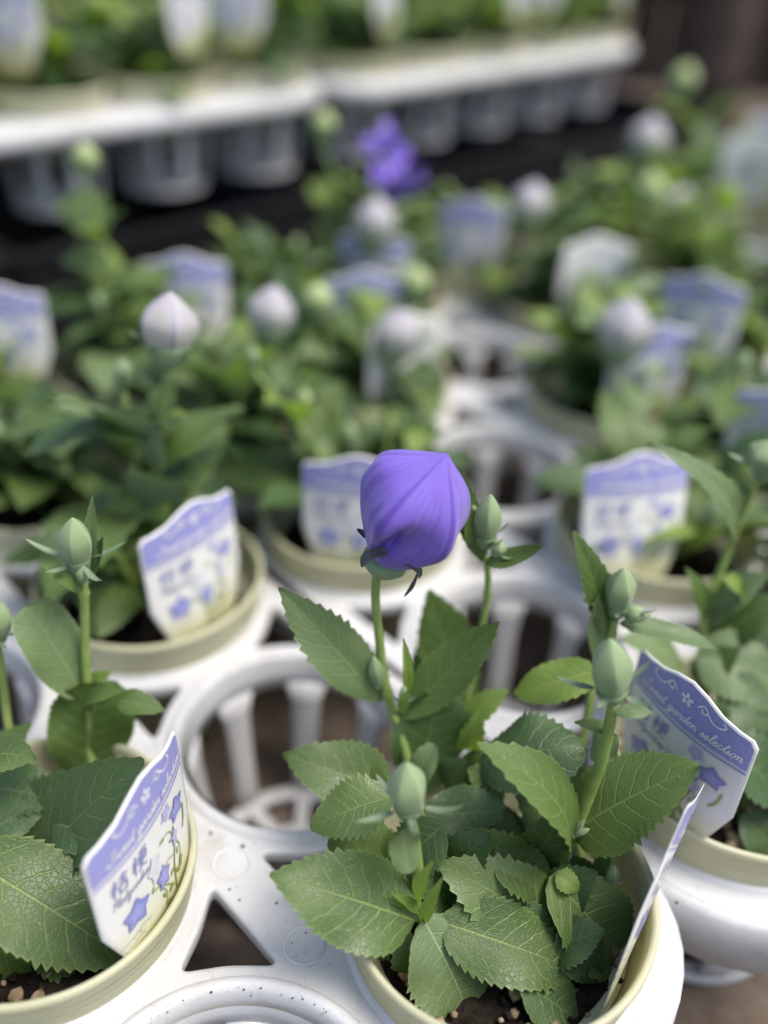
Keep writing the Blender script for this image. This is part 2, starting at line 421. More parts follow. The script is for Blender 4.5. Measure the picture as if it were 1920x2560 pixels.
def crumbs(parent, nu, nv, n=900):
    g = np.random.default_rng(9); m = MB()
    for _ in range(n):
        i, j = g.integers(0, nu), g.integers(0, nv); a = g.random()*6.28; r = S*(.49+.2*g.random()); x, y = i*S+r*math.cos(a), j*S+r*math.sin(a)
        if not (-.5*S < x < (nu-.5)*S and -.5*S < y < (nv-.5)*S): continue
        ds = min(math.hypot(x-p*S, y-q*S) for p in range(nu) for q in range(nv))
        fx = abs((x/S-.5)-round(x/S-.5))*S; fy = abs((y/S-.5)-round(y/S-.5))*S
        if ds < .485*S or (.08*S < fx < .35*S and fy < .19*S): continue
        sz = .006+.014*g.random()**2.5; q = [np.array(v)*sz*(.6+.8*g.random(3))+A(x, y, .068+sz*.3) for v in ((1, 0, 0), (0, 1, 0), (-1, 0, 0), (0, -1, 0), (0, 0, 1), (0, 0, -1))]
        m.add(q, [(0, 1, 4), (1, 2, 4), (2, 3, 4), (3, 0, 4), (1, 0, 5), (2, 1, 5), (3, 2, 5), (0, 3, 5)])
    for (i, j) in ((3, 1), (2, 0), (2, 2)):
        for _ in range(150):
            a = 6.28*(g.random()**.8+.1*math.sin(g.random()*9)); r = .895+.012*g.normal(); sz = .003+.006*g.random()**2
            x, y = i*S+r*math.cos(a), j*S+r*math.sin(a); q = [np.array(v)*sz*(.6+.8*g.random(3))+A(x, y, .082+(r-.895)*.6) for v in ((1, 0, 0), (0, 1, 0), (-1, 0, 0), (0, -1, 0), (0, 0, 1), (0, 0, -1))]
            m.add(q, [(0, 1, 4), (1, 2, 4), (2, 3, 4), (3, 0, 4), (1, 0, 5), (2, 1, 5), (3, 2, 5), (0, 3, 5)])
    o = put('soil_crumbs', m.mesh('soil_crumbs', 'crumb'), parent); o['kind'] = 'stuff'
crumbs(TRAYS[0], 4, 6)
# black crates that carry the raised trays
def crate(label, o, yaw, L, Wd, H):
    c = empty('black_crate', (o[0], o[1], GZ), yaw); tag(c, label, 'crate', 'black crates under the raised trays')
    def bx(a, b):
        (x0, y0, z0), (x1, y1, z1) = a, b
        return [(x0, y0, z0), (x1, y0, z0), (x1, y1, z0), (x0, y1, z0), (x0, y0, z1), (x1, y0, z1), (x1, y1, z1), (x0, y1, z1)], [(0, 3, 2, 1), (4, 5, 6, 7), (0, 1, 5, 4), (1, 2, 6, 5), (2, 3, 7, 6), (3, 0, 4, 7)]
    m = MB(); m.add(*bx((0, 0, 0), (L, Wd, .08)))
    put('base', m.mesh('base', 'black_plastic', False), c)
    for (a, b) in (((0, 0, .08), (L, .09, H)), ((0, Wd-.09, .08), (L, Wd, H)), ((0, .09, .08), (.09, Wd-.09, H)), ((L-.09, .09, .08), (L, Wd-.09, H))):
        m = MB(); m.add(*bx(a, b)); put('side', m.mesh('side', 'black_plastic', False), c)
    m = MB()
    for (a, b) in (((-.1, -.1, H-.02), (L+.1, .12, H+.06)), ((-.1, Wd-.12, H-.02), (L+.1, Wd+.1, H+.06)), ((-.1, .12, H-.02), (.12, Wd-.12, H+.06)), ((L-.12, .12, H-.02), (L+.1, Wd-.12, H+.06))): m.add(*bx(a, b))
    put('rim', m.mesh('rim', 'black_plastic', False), c)
    n = int(L/.55)
    me = MB(); me.add(*bx((-.05, -.055, .08), (.05, 0, H-.02))); me = me.mesh('rib', 'black_plastic', False)
    for i in range(n): put('rib', me, c, ((i+.5)*L/n, 0, 0))
HC = 2.02
for k, (uu, lab) in enumerate(((-1.9, 'black plastic crate at the far left below the raised tray'), (1.15, 'black ribbed plastic crate below the end of the raised tray'), (4.5, 'black plastic crate in the gap behind the open purple flower'), (7.6, 'black plastic crate below the tray next to the post'))):
    crate(lab, grid(uu, 4.75), YAW, 3.0*S, 2.9*S, HC)

def post():
    o = at_z(1752, 330, GZ); t = empty('wooden_post', (o[0], o[1], GZ), R(20)); tag(t, 'brown weathered wooden post standing behind the trays', 'post')
    V, F = lathe([(.0, -.0), (1.0, 0), (1.0, 2), (.98, 10), (.97, 24), (0, 24)], 24, lambda r, z, a, j: (r*(1+.04*math.sin(7*a)+.03*math.sin(3*a+z)), z))
    put('shaft', mesh('shaft', V, F, 'post_wood'), t)
    V, F = lathe([(1.0, -.2), (1.16, -.05), (1.2, .1), (1.02, .45)], 24); put('footing', mesh('footing', V, F, 'post_wood'), t)
post()
def fence():
    t = empty('plank_fence', (4, 44, GZ), R(-8)); tag(t, 'dark brown plank fence far behind the post', 'fence')
    m = MB(); m.add([(x*1.45, y*.25, z*26) for z in (0, 1) for x, y in ((0, 0), (1, 0), (1, 1), (0, 1))], [(0, 3, 2, 1), (4, 5, 6, 7), (0, 1, 5, 4), (1, 2, 6, 5), (2, 3, 7, 6), (3, 0, 4, 7)])
    me = m.mesh('plank', 'fence_wood', False)
    for k in range(34): put('plank', me, t, (-20+k*1.55, .08*math.sin(k*2.3), -.05*math.cos(k*1.7)))
    m = MB(); m.add([(-20+x*53, .3+y*.4, 3+z*.7) for z in (0, 1) for x, y in ((0, 0), (1, 0), (1, 1), (0, 1))], [(0, 3, 2, 1), (4, 5, 6, 7), (0, 1, 5, 4), (1, 2, 6, 5), (2, 3, 7, 6), (3, 0, 4, 7)])
    put('rail', m.mesh('rail', 'fence_wood', False), t)
fence()

# ---------------------------------------------------------------- pots
def pot_prof():
    P = [(.86, .06), (.90, .12), (.93, .26), (.952, HR-.02), (.962, HR), (.985, HR+.008), (1.0, HR-.004), (1.004, HR-.03)]
    for k in range(9):
        z = HR-.05-k*.036; r = .995-.045*k/8; P += [(r+.004, z), (r-.003, z-.018)]
    P += [(.945, .092), (.90, .088), (.815, .075), (.74, -.1), (.56, -1.38), (.0, -1.38)]
    return P
def inner_prof(): return [(.52, -1.30), (.70, -.1), (.84, .05), (.86, .06)]
ME_POT = mesh('pot_wall', *lathe(inner_prof()+pot_prof(), 96, lambda r, z, a, j: (r+.004*math.sin(3*a)+.003*math.sin(5*a+1), z+(.006*math.sin(4*a+.5) if z > .3 else 0))), 'pot_plastic')
ME_POT2 = mesh('pot_wall', *lathe([(.62, -.56), (.70, -.1), (.84, .05)]+pot_prof()[:-3]+[(.74, -.1), (.64, -.62), (0, -.62)], 64), 'pot_plastic')
def soil_mesh(seed):
    g = np.random.default_rng(seed); V = [(0, 0, .06)]; F = []; nr, na = 12, 48
    for i in range(1, nr+1):
        r = .875*i/nr
        for k in range(na):
            a = 2*math.pi*k/na; V.append((r*math.cos(a), r*math.sin(a), .02+.05*math.cos(r*2)+g.normal(0, .018)*(i < nr)))
    for k in range(na): F.append((0, 1+k, 1+(k+1) % na))
    for i in range(nr-1):
        for k in range(na): F.append((1+i*na+k, 1+(i+1)*na+k, 1+(i+1)*na+(k+1) % na, 1+i*na+(k+1) % na))
    return mesh('soil', V, F, 'soil')
def pebbles(seed, n=170):
    g = np.random.default_rng(seed); m = MB()
    ico = [(0, 0, 1)]+[(.894*math.cos(k*1.2566), .894*math.sin(k*1.2566), .447) for k in range(5)]+[(.894*math.cos((k+.5)*1.2566), .894*math.sin((k+.5)*1.2566), -.447) for k in range(5)]+[(0, 0, -1)]
    fc = [(0, 1+k, 1+(k+1) % 5) for k in range(5)]+[(1+k, 6+k, 1+(k+1) % 5) for k in range(5)]+[(1+(k+1) % 5, 6+k, 6+(k+1) % 5) for k in range(5)]+[(11, 6+(k+1) % 5, 6+k) for k in range(5)]
    for _ in range(n):
        r = .86*math.sqrt(g.random()); a = g.random()*6.28; sz = .018+.045*g.random()**2.2; big = sz > .032
        V = [np.array(v)*sz*(.75+.5*g.random(3)) + A(r*math.cos(a), r*math.sin(a), .055+.02*g.random()+.4*sz) for v in ico]
        m.add(V, fc, 0 if (big or g.random() < .3) else 1)
    return m.mesh('soil_grit', ['pumice', 'soil'])
ME_SOIL = [soil_mesh(s) for s in (1, 2)]; ME_GRIT = [pebbles(s) for s in (3, 4)]
NPOT = [0]
def pot(label, xy, z=0, group='cream plastic pots', rz=None, grit=False):
    k = NPOT[0]; NPOT[0] += 1
    p = empty('flower_pot', (xy[0], xy[1], z), k*1.3 if rz is None else rz); tag(p, label, 'pot', group)
    put('pot_wall', ME_POT if z == 0 else ME_POT2, p); s = put('soil', ME_SOIL[k % 2], p)
    if grit: tag(put('soil_grit', ME_GRIT[k % 2], s), kind='stuff')
    return p

# ---------------------------------------------------------------- tags (printed cards)
TW = 1.0
CUR = {  # one-line script letters: strokes, advance (x-height = 1)
 'S': ([[(.2, .35), (.05, .1), (.45, -.05), (.95, .25), (.95, .75), (.6, 1.1), (.5, 1.6), (.85, 2.0), (1.2, 1.75), (1.0, 1.5)], [(.05, .1), (-.35, .2), (-.3, .6), (.1, .65)]], 1.35),
 'w': ([[(0, .8), (.15, 1), (.2, .3), (.4, 0), (.65, .5), (.7, .95), (.75, .3), (.95, 0), (1.25, .5), (1.25, 1), (1.45, .8)]], 1.45),
 'e': ([[(0, .35), (.4, .5), (.65, .8), (.48, 1), (.2, .75), (.15, .3), (.4, 0), (.72, .15), (.95, .45)]], .88),
 't': ([[(0, .3), (.35, 1), (.55, 2), (.35, .6), (.4, .1), (.6, 0), (.85, .35)], [(.1, 1.3), (.85, 1.4)]], .8),
 'g': ([[(.85, .85), (.5, 1), (.15, .7), (.15, .2), (.4, 0), (.75, .4), (.9, 1), (.8, 0), (.6, -.9), (.25, -1.1), (.1, -.75), (.6, -.1), (1.15, .4)]], 1.1),
 'a': ([[(.8, .85), (.5, 1), (.15, .7), (.12, .25), (.35, 0), (.65, .3), (.85, 1), (.8, .35), (.95, 0), (1.2, .35)]], 1.12),
 'r': ([[(0, .3), (.25, 1.1), (.35, .95), (.65, .95), (.6, .4), (.75, 0), (1.0, .35)]], .92),
 'd': ([[(.8, .85), (.5, 1), (.15, .7), (.12, .25), (.35, 0), (.7, .4), (1.05, 2.1), (.85, .5), (.95, 0), (1.2, .35)]], 1.12),
 'n': ([[(0, .7), (.15, 1), (.2, .5), (.12, 0), (.3, .6), (.6, 1), (.78, .8), (.72, .3), (.88, 0), (1.12, .35)]], 1.05),
 's': ([[(0, .3), (.35, .7), (.45, 1.05), (.55, .6), (.6, .2), (.35, 0), (.1, .15)], [(.35, 0), (.85, .35)]], .8),
 'l': ([[(0, .35), (.4, .9), (.65, 1.8), (.5, 2.1), (.3, 1.6), (.3, .4), (.5, 0), (.8, .35)]], .72),
 'c': ([[(.6, .8), (.45, 1), (.18, .75), (.13, .3), (.38, 0), (.7, .15), (.92, .45)]], .85),
 'i': ([[(0, .35), (.3, 1), (.25, .35), (.4, 0), (.68, .35)], [(.38, 1.5), (.42, 1.55)]], .62),
 'o': ([[(.5, 1), (.18, .75), (.15, .25), (.42, 0), (.72, .35), (.65, .85), (.45, 1), (.7, .75), (1.05, .85)]], .98),
 'P': ([[(.35, 0), (.5, 1), (.6, 2)], [(.1, 1.5), (.35, 2), (.95, 2.05), (1.2, 1.6), (.9, 1.1), (.5, 1.05)]], 1.15),
 'y': ([[(0, .7), (.15, 1), (.2, .3), (.4, 0), (.7, .5), (.8, 1), (.75, .1), (.5, -.95), (.2, -1.05), (.1, -.7), (.6, -.1), (1.0, .35)]], 1.0),
 ' ': ([], .75)}
KAN = {'桔': [[(0, .7), (.42, .72)], [(.21, 1), (.21, 0)], [(.2, .68), (.02, .32)], [(.24, .6), (.4, .42)], [(.46, .82), (1, .84)], [(.73, 1), (.73, .58)], [(.5, .57), (.96, .58)], [(.53, .4), (.53, .02)], [(.53, .39), (.93, .40), (.92, .03)], [(.53, .05), (.92, .05)]],
       '梗': [[(0, .7), (.42, .72)], [(.21, 1), (.21, 0)], [(.2, .68), (.02, .32)], [(.24, .6), (.4, .42)], [(.46, .93), (1, .95)], [(.52, .77), (.52, .38)], [(.52, .76), (.95, .77), (.95, .38)], [(.52, .57), (.95, .57)], [(.52, .39), (.95, .39)], [(.73, .93), (.71, .45), (.62, .18), (.42, .0)], [(.52, .3), (.72, .12), (1.0, .0)]]}
def bend(x, y, z): return (x, z + .075*((x/TW*2)**2-1), y)       # card lies in x-z, faces -y, its sides bow back
def tag_outline():
    h = TW/2
    top = [(-h, 0), (-h*.93, .045), (-h*.75, .055), (-h*.5, .085), (-h*.25, .145), (0, .175), (h*.25, .145), (h*.5, .085), (h*.75, .055), (h*.93, .045), (h, 0)]
    return top
def ribbon(mb, pts, wd, z, mi):
    P = [A(p[0], p[1]) for p in pts]; n = len(P); V = []; F = []
    for i, p in enumerate(P):
        t = nrm(P[min(i+1, n-1)]-P[max(i-1, 0)]); o = A(-t[1], t[0])*wd/2
        V += [bend(*(p+o), z), bend(*(p-o), z)]
    for i in range(n-1): F.append((2*i, 2*i+1, 2*i+3, 2*i+2))
    mb.add(V, F, mi)
def script(mb, txt, x, y, sz, wd, z, mi, shear=.3):
    for ch in txt:
        st, adv = CUR[ch]
        for s_ in st: ribbon(mb, catmull([(x+(a+b*shear)*sz, y+b*sz) for a, b in s_], 4), wd, z, mi)
        x += adv*sz
    return x
ZP = -.006
def blossom(mb, c, r, rot, z, mi, squash=(1, 1), ang=0.):
    V = [bend(*c, z-.001)]; UVs = [(0, 0)]; n = 10
    for k in range(n*3):
        a = 2*math.pi*k/(n*3)+rot; q = abs(((k/(n*3)*5) % 1)-.5)*2; rr = r*(.62+.38*q**1.6)
        x, y = rr*math.cos(a)*squash[0], rr*math.sin(a)*squash[1]
        V.append(bend(c[0]+x*math.cos(ang)-y*math.sin(ang), c[1]+x*math.sin(ang)+y*math.cos(ang), z)); UVs.append((1, 0))
    mb.add(V, [(0, 1+(k+1) % (n*3), 1+k) for k in range(n*3)], mi, UVs)
def tag_meshes():
    T = tag_outline(); h = TW/2; yb = -1.28; m = MB(); n = len(T)
    rows = [0, .04, .15, .3, .5, .75, 1.]
    th = .012
    for side, z in ((0, 0.), (1, th)):
        V = []; F = []; UVs = []
        for (x, yt) in T:
            for r_ in rows:
                k = 1-max(0, (r_-.55))*1.1
                y = yt+(yb-yt)*r_; V.append(bend(x*k, y, z)); UVs.append((x, max(0, min(1, (-y-.68)/.42))))
        q = len(rows)
        for i in range(n-1):
            for j in range(q-1):
                f = (i*q+j, i*q+j+1, (i+1)*q+j+1, (i+1)*q+j); F.append(f if side == 0 else f[::-1])
        m.add(V, F, 0 if side == 0 else 1, UVs)
    q = len(rows); N = n*q
    loop = [i*q for i in range(n)]+[(n-1)*q+j for j in range(1, q)]+[i*q+q-1 for i in range(n-2, -1, -1)]+[j for j in range(q-2, 0, -1)]
    for a, b in zip(loop, loop[1:]+loop[:1]): m.F.append((a, b, b+N, a+N)); m.MI.append(1)
    card = m.mesh('card', ['tag_print_wash', 'tag_white'])
    # header band with double rule
    m = MB(); i_ = .014; V = []; F = []
    for (x, yt) in T:
        xx = x*(1-i_*2/TW); V += [bend(xx, yt-i_*1.1, ZP), bend(xx, (yt-i_-.205)/2, ZP), bend(xx, -.205, ZP)]
    for i in range(n-1):
        for j in (0, 1): F.append((3*i+j, 3*i+j+1, 3*i+4+j, 3*i+3+j))
    m.add(V, F, 0)
    ribbon(m, [(-h+i_+x*(TW-2*i_)/8, -.235) for x in range(9)], .016, ZP, 0)
    band = m.mesh('header_band', ['print_band'], False)
    m = MB(); z2 = 2*ZP
    script(m, 'Sweet garden selection', -.37, -.155, .0395, .0085, z2, 0)
    def orn(sg):
        ribbon(m, catmull([(sg*(.085), .035), (sg*.13, .075), (sg*.165, .04), (sg*.13, .015), (sg*.12, .045)], 5), .012, z2, 0)
        ribbon(m, catmull([(sg*.165, .04), (sg*.21, .0), (sg*.26, -.005), (sg*.30, .025), (sg*.275, .05)], 5), .012, z2, 0)
    orn(1); orn(-1)
    for k in range(5):
        a = math.pi/2+k*2*math.pi/5; ribbon(m, [(.012*math.cos(a), .03+.012*math.sin(a)), (.034*math.cos(a), .03+.034*math.sin(a)), (.05*math.cos(a), .03+.05*math.sin(a))], .024, z2, 0)
    text = m.mesh('header_lettering', ['print_white'], False)
    m = MB()
    for ch, x in (('桔', -.40), ('梗', -.225)):
        for st in KAN[ch]: ribbon(m, catmull([(x+a*.135+b*.02, -.43+b*.14) for a, b in st], 3), .0125, ZP, 0)
    script(m, 'Platycodon', -.41, -.515, .033, .007, ZP, 1)
    for y, x0, x1 in ((-.86, -.42, -.14), (-.91, -.40, -.2), (-.97, -.42, -.16), (-1.02, -.4, -.22)):
        g = np.random.default_rng(int(-y*100)); xs = np.arange(x0, x1, .012)
        ribbon(m, [(x, y+.012*g.normal()*.8) for x in xs], .0055, ZP, 2)
    ink = m.mesh('card_lettering', ['print_ink', 'print_grey', 'print_grey'], False)
    m = MB()     # painted sprig: stems, leaves, then blooms
    def X(u): return (u-.5)*TW
    def st(P, wd=.011, mi=0): ribbon(m, catmull([(X(a), -b*TW) for a, b in P], 5), wd, ZP, mi)
    st([(.72, .5), (.71, .62), (.66, .78), (.64, .98)], .014, 1); st([(.70, .62), (.74, .66), (.76, .75), (.70, .9)], .010, 0)
    st([(.58, .47), (.63, .46), (.68, .5), (.71, .6)], .009); st([(.40, .72), (.46, .74), (.55, .83), (.63, .93)], .010)
    st([(.5, .8), (.53, .88), (.5, .98)], .008); st([(.67, .7), (.60, .66), (.56, .68)], .008); st([(.90, .50), (.88, .60), (.84, .66)], .02)
    for (a, b, r_, q) in ((.57, .455, .03, 0), (.41, .70, .028, 1), (.66, .56, .022, 2), (.72, .72, .03, 1.4), (.58, .9, .035, .4), (.68, .86, .04, 2.2), (.54, .98, .05, 2.5), (.74, .84, .05, 1.2), (.62, .80, .03, .3), (.50, .87, .03, 1.9)):
        blossom(m, (X(a), -b*TW), r_*1.15, q, ZP*1.1, 0 if b < .8 else 1, (1, .45), q)
    sprig = m.mesh('printed_sprig', ['print_green', 'print_olive'], False)
    blooms = []
    for (a, b, r_, q, mi, sq) in ((.80, .42, .115, .3, 'print_flower', (1, .8)), (.665, .315, .070, .9, 'print_violet', (1, .85)), (.715, .585, .065, .2, 'print_violet', (.7, 1.1)), (.46, .56, .10, .5, 'print_pale', (.8, 1.2)), (.525, .72, .095, 1.5, 'print_flower', (.85, 1.1)), (.25, .70, .125, .2, 'print_flower', (1, .95))):
        m = MB(); blossom(m, (X(a), -b*TW), r_, q, 1.5*ZP, 0, sq)
        for k in range(5):
            an = q+(k+.5)*2*math.pi/5; ribbon(m, [(X(a)+.006*math.cos(an), -b*TW+.006*math.sin(an)), (X(a)+.35*r_*math.cos(an), -b*TW+.35*r_*math.sin(an))], .004, 2.4*ZP, 1)
        blooms.append(m.mesh('printed_bloom', [mi, 'print_violet' if mi == 'print_flower' else 'print_white'], False))
    return card, band, text, ink, sprig, blooms
TM = tag_meshes()
def card(label, TLc, TRc, down, group='printed plant cards', flatten=1.):
    """TLc, TRc: top corners seen from the printed side; down: a point below TLc on the card"""
    TLc, TRc = np.asarray(TLc, float), np.asarray(TRc, float); x = nrm(TRc-TLc); d = np.asarray(down, float)-TLc
    z = -nrm(d-x*(d@x)); y = np.cross(z, x)                # y points away from the printed side
    o = (TLc+TRc)/2
    e = empty('plant_tag', o); tag(e, label, 'plant tag', group)
    y = y*flatten
    e.matrix_world = Matrix(((x[0], y[0], z[0], o[0]*K), (x[1], y[1], z[1], o[1]*K), (x[2], y[2], z[2], o[2]*K), (0, 0, 0, 1)))
    c, b, t, i, s, bl = TM
    put('card', c, e); hb = put('header_band', b, e); put('lettering', t, hb); put('lettering', i, e); sp_ = put('printed_sprig', s, e)
    for q in bl: put('printed_bloom', q, sp_)
    return e

# ================================================================ plants
def leaf_geo(base, tip, width, n=None, sag=.08, fold=.22, teeth=13, wavy=.16, roll=0., a=.65, b=.95, per=3, nc=4, curl=0., seed=0, amp=.05, petiole=.03, cut=1., jit=.5):
    base, tip = np.asarray(base, float), np.asarray(tip, float); g = np.random.default_rng(seed)
    L = np.linalg.norm(tip-base); c = (base+tip)/2
    if n is None: n = nrm(nrm(CAM-c)*.75+A(0, 0, .65)+(g.random(3)-.5)*jit)
    ch = nrm(tip-base); n = nrm(n-ch*(n@ch))
    if roll: n = nrm(n*math.cos(roll)+np.cross(ch, n)*math.sin(roll))
    mid = c+n*2*sag*L
    tm = a/(a+b); pm = tm**a*(1-tm)**b
    ns = teeth*per; V = []; F = []; UVs = []; ph = g.random(4)*6.28
    for i in range(ns+1):
        t = i/ns; te = t*cut
        p = (1-t)**2*base+2*t*(1-t)*mid+t*t*tip
        T = nrm(2*(1-t)*(mid-base)+2*t*(tip-mid)); sd_ = nrm(np.cross(T, n)); nn = np.cross(sd_, T)
        hw = width/2*max(te**a*(1-te)**b/pm, petiole*(1-t))
        if cut < 1 and t > .9: hw *= math.sqrt(max(0, 1-((t-.9)/.1)**2))*.999+.001
        for j in range(-nc, nc+1):
            s = j/nc; q = abs(s)
            k = 1.
            if abs(j) == nc and .06 < t < .985:
                phs = (i % per)/per; k += amp*2*(1.0 if (i % per) == per-1 else (-.25 if (i % per) == 0 else .25))*(.35+1.1*((i//per*7919+seed*13) % 11)/10)
            x = s*hw*k
            z = fold*q*hw - .30*q*q*hw*fold + wavy*hw*q*q*math.sin(t*9+ph[1]+(1.3 if s > 0 else 0)+s) + .035*width*math.sin(3*t+ph[2])*s
            z -= curl*q*q*hw
            fwd = .012*L if (abs(j) == nc and (i % per) == per-1) else 0
            V.append(p+sd_*x+nn*z+T*fwd); UVs.append((t, s*.5+.5))
    m = 2*nc+1
    for i in range(ns):
        for j in range(2*nc): F.append((i*m+j, i*m+j+1, (i+1)*m+j+1, (i+1)*m+j))
    return V, F, UVs
class Plant:
    def __init__(s, label, loc, group=None, name='balloon_flower_plant'):
        s.o = np.asarray(loc, float); s.e = empty(name, loc); tag(s.e, label, 'plant', group); s.k = 0
    def geo(s, name, V, F, mat, uv=None, parent=None, label=None):
        o = put(name, mesh(name, np.asarray(V)-s.o, F, mat, uv), parent or s.e)
        if label: o['label'] = label
        return o
    def leaf(s, b_, t_, w, mat='leaf', parent=None, name='leaf', label=None, **kw):
        s.k += 1; kw.setdefault('seed', s.k*7+int(abs(s.o[0])*100))
        V, F, UVs = leaf_geo(b_, t_, w, **kw); return s.geo(name, V, F, mat, UVs, parent, label)
    def stem(s, P, r0, r1=None, mat='stem', knots=(), name='stem'): V, F = tube(P, r0, r1, 10, 6, knots); return s.geo(name, V, F, mat)
    def bud(s, base, tip, wid, mat='bud_green', sep=.55, nsep=5, sepw=.13, spin=.3, cup=.30, sepmat='sepal', spread=.9, name='bud', belly=.46, label=None):
        base, tip = np.asarray(base, float), np.asarray(tip, float); L = np.linalg.norm(tip-base); x, y, ax = frame(tip-base, (.2, -1, .3))
        n, m = 60, 22; V = []; F = []; UVs = []
        for j in range(m+1):
            t = j/m
            pr = .62+.38*math.sin(math.pi/2*t/belly)**.9 if t < belly else 1-((t-belly)/(1-belly))**1.75
            for i in range(n):
                a = 2*math.pi*i/n+spin; f = (i/n*5) % 1; rg = 1-.10*math.sin(math.pi*t)**.7*abs(math.sin(math.pi*f))**1.2+.035*math.sin(math.pi*t)*math.exp(-((min(f, 1-f))/.05)**2)
                r = wid/2*pr*rg; V.append(base+ax*t*L+r*(x*math.cos(a)+y*math.sin(a))); UVs.append((i/n if i else 0., t))
        for j in range(m):
            for i in range(n): F.append((j*n+i, j*n+(i+1) % n, (j+1)*n+(i+1) % n, (j+1)*n+i))
        b = s.geo(name, V, F, mat, UVs, None, label)
        if cup:
            cw = wid*.385; V = []; F = []; pr = [(.16, -.46), (.34, -.42), (.66, -.30), (.88, -.14), (.99, .02), (1.03, .10), (.99, .12)]
            for (r, z) in pr:
                for i in range(20):
                    a = 2*math.pi*i/20; rr = r*cw*(1+.05*math.cos(5*(a-spin))); V.append(base+ax*z*wid*.9*cup/.3+rr*(x*math.cos(a)+y*math.sin(a)))
            for j in range(len(pr)-1):
                for i in range(20): F.append((j*20+i, j*20+(i+1) % 20, (j+1)*20+(i+1) % 20, (j+1)*20+i))
            s.geo('calyx', V, F, 'calyx', None, b)
        for k in range(nsep):
            a = 2*math.pi*(k+.5)/nsep+spin; d = x*math.cos(a)+y*math.sin(a)
            p0 = base+d*wid*.385+ax*wid*.06; q = .75+.5*((k*37) % 10)/10
            p1 = p0+(d*spread+ax*(.75-.35*spread*q))*wid*sep*q
            V, F, UVs = leaf_geo(p0, p1, wid*sepw*2, n=nrm(ax-d*.5), sag=-.16 if k % 2 else -.08, fold=.5, teeth=5, per=2, nc=2, amp=.0, a=.35, b=.7, wavy=.0)
            s.geo('sepal', V, F, sepmat, UVs, b)
        return b

PL = {}
# ---- plant in the pot with the purple balloon bud
cC = grid(0, -1)
p = Plant('balloon flower plant with one swollen purple bud above toothed green leaves', (cC[0], cC[1], .08), 'balloon flower plants in the front tray')
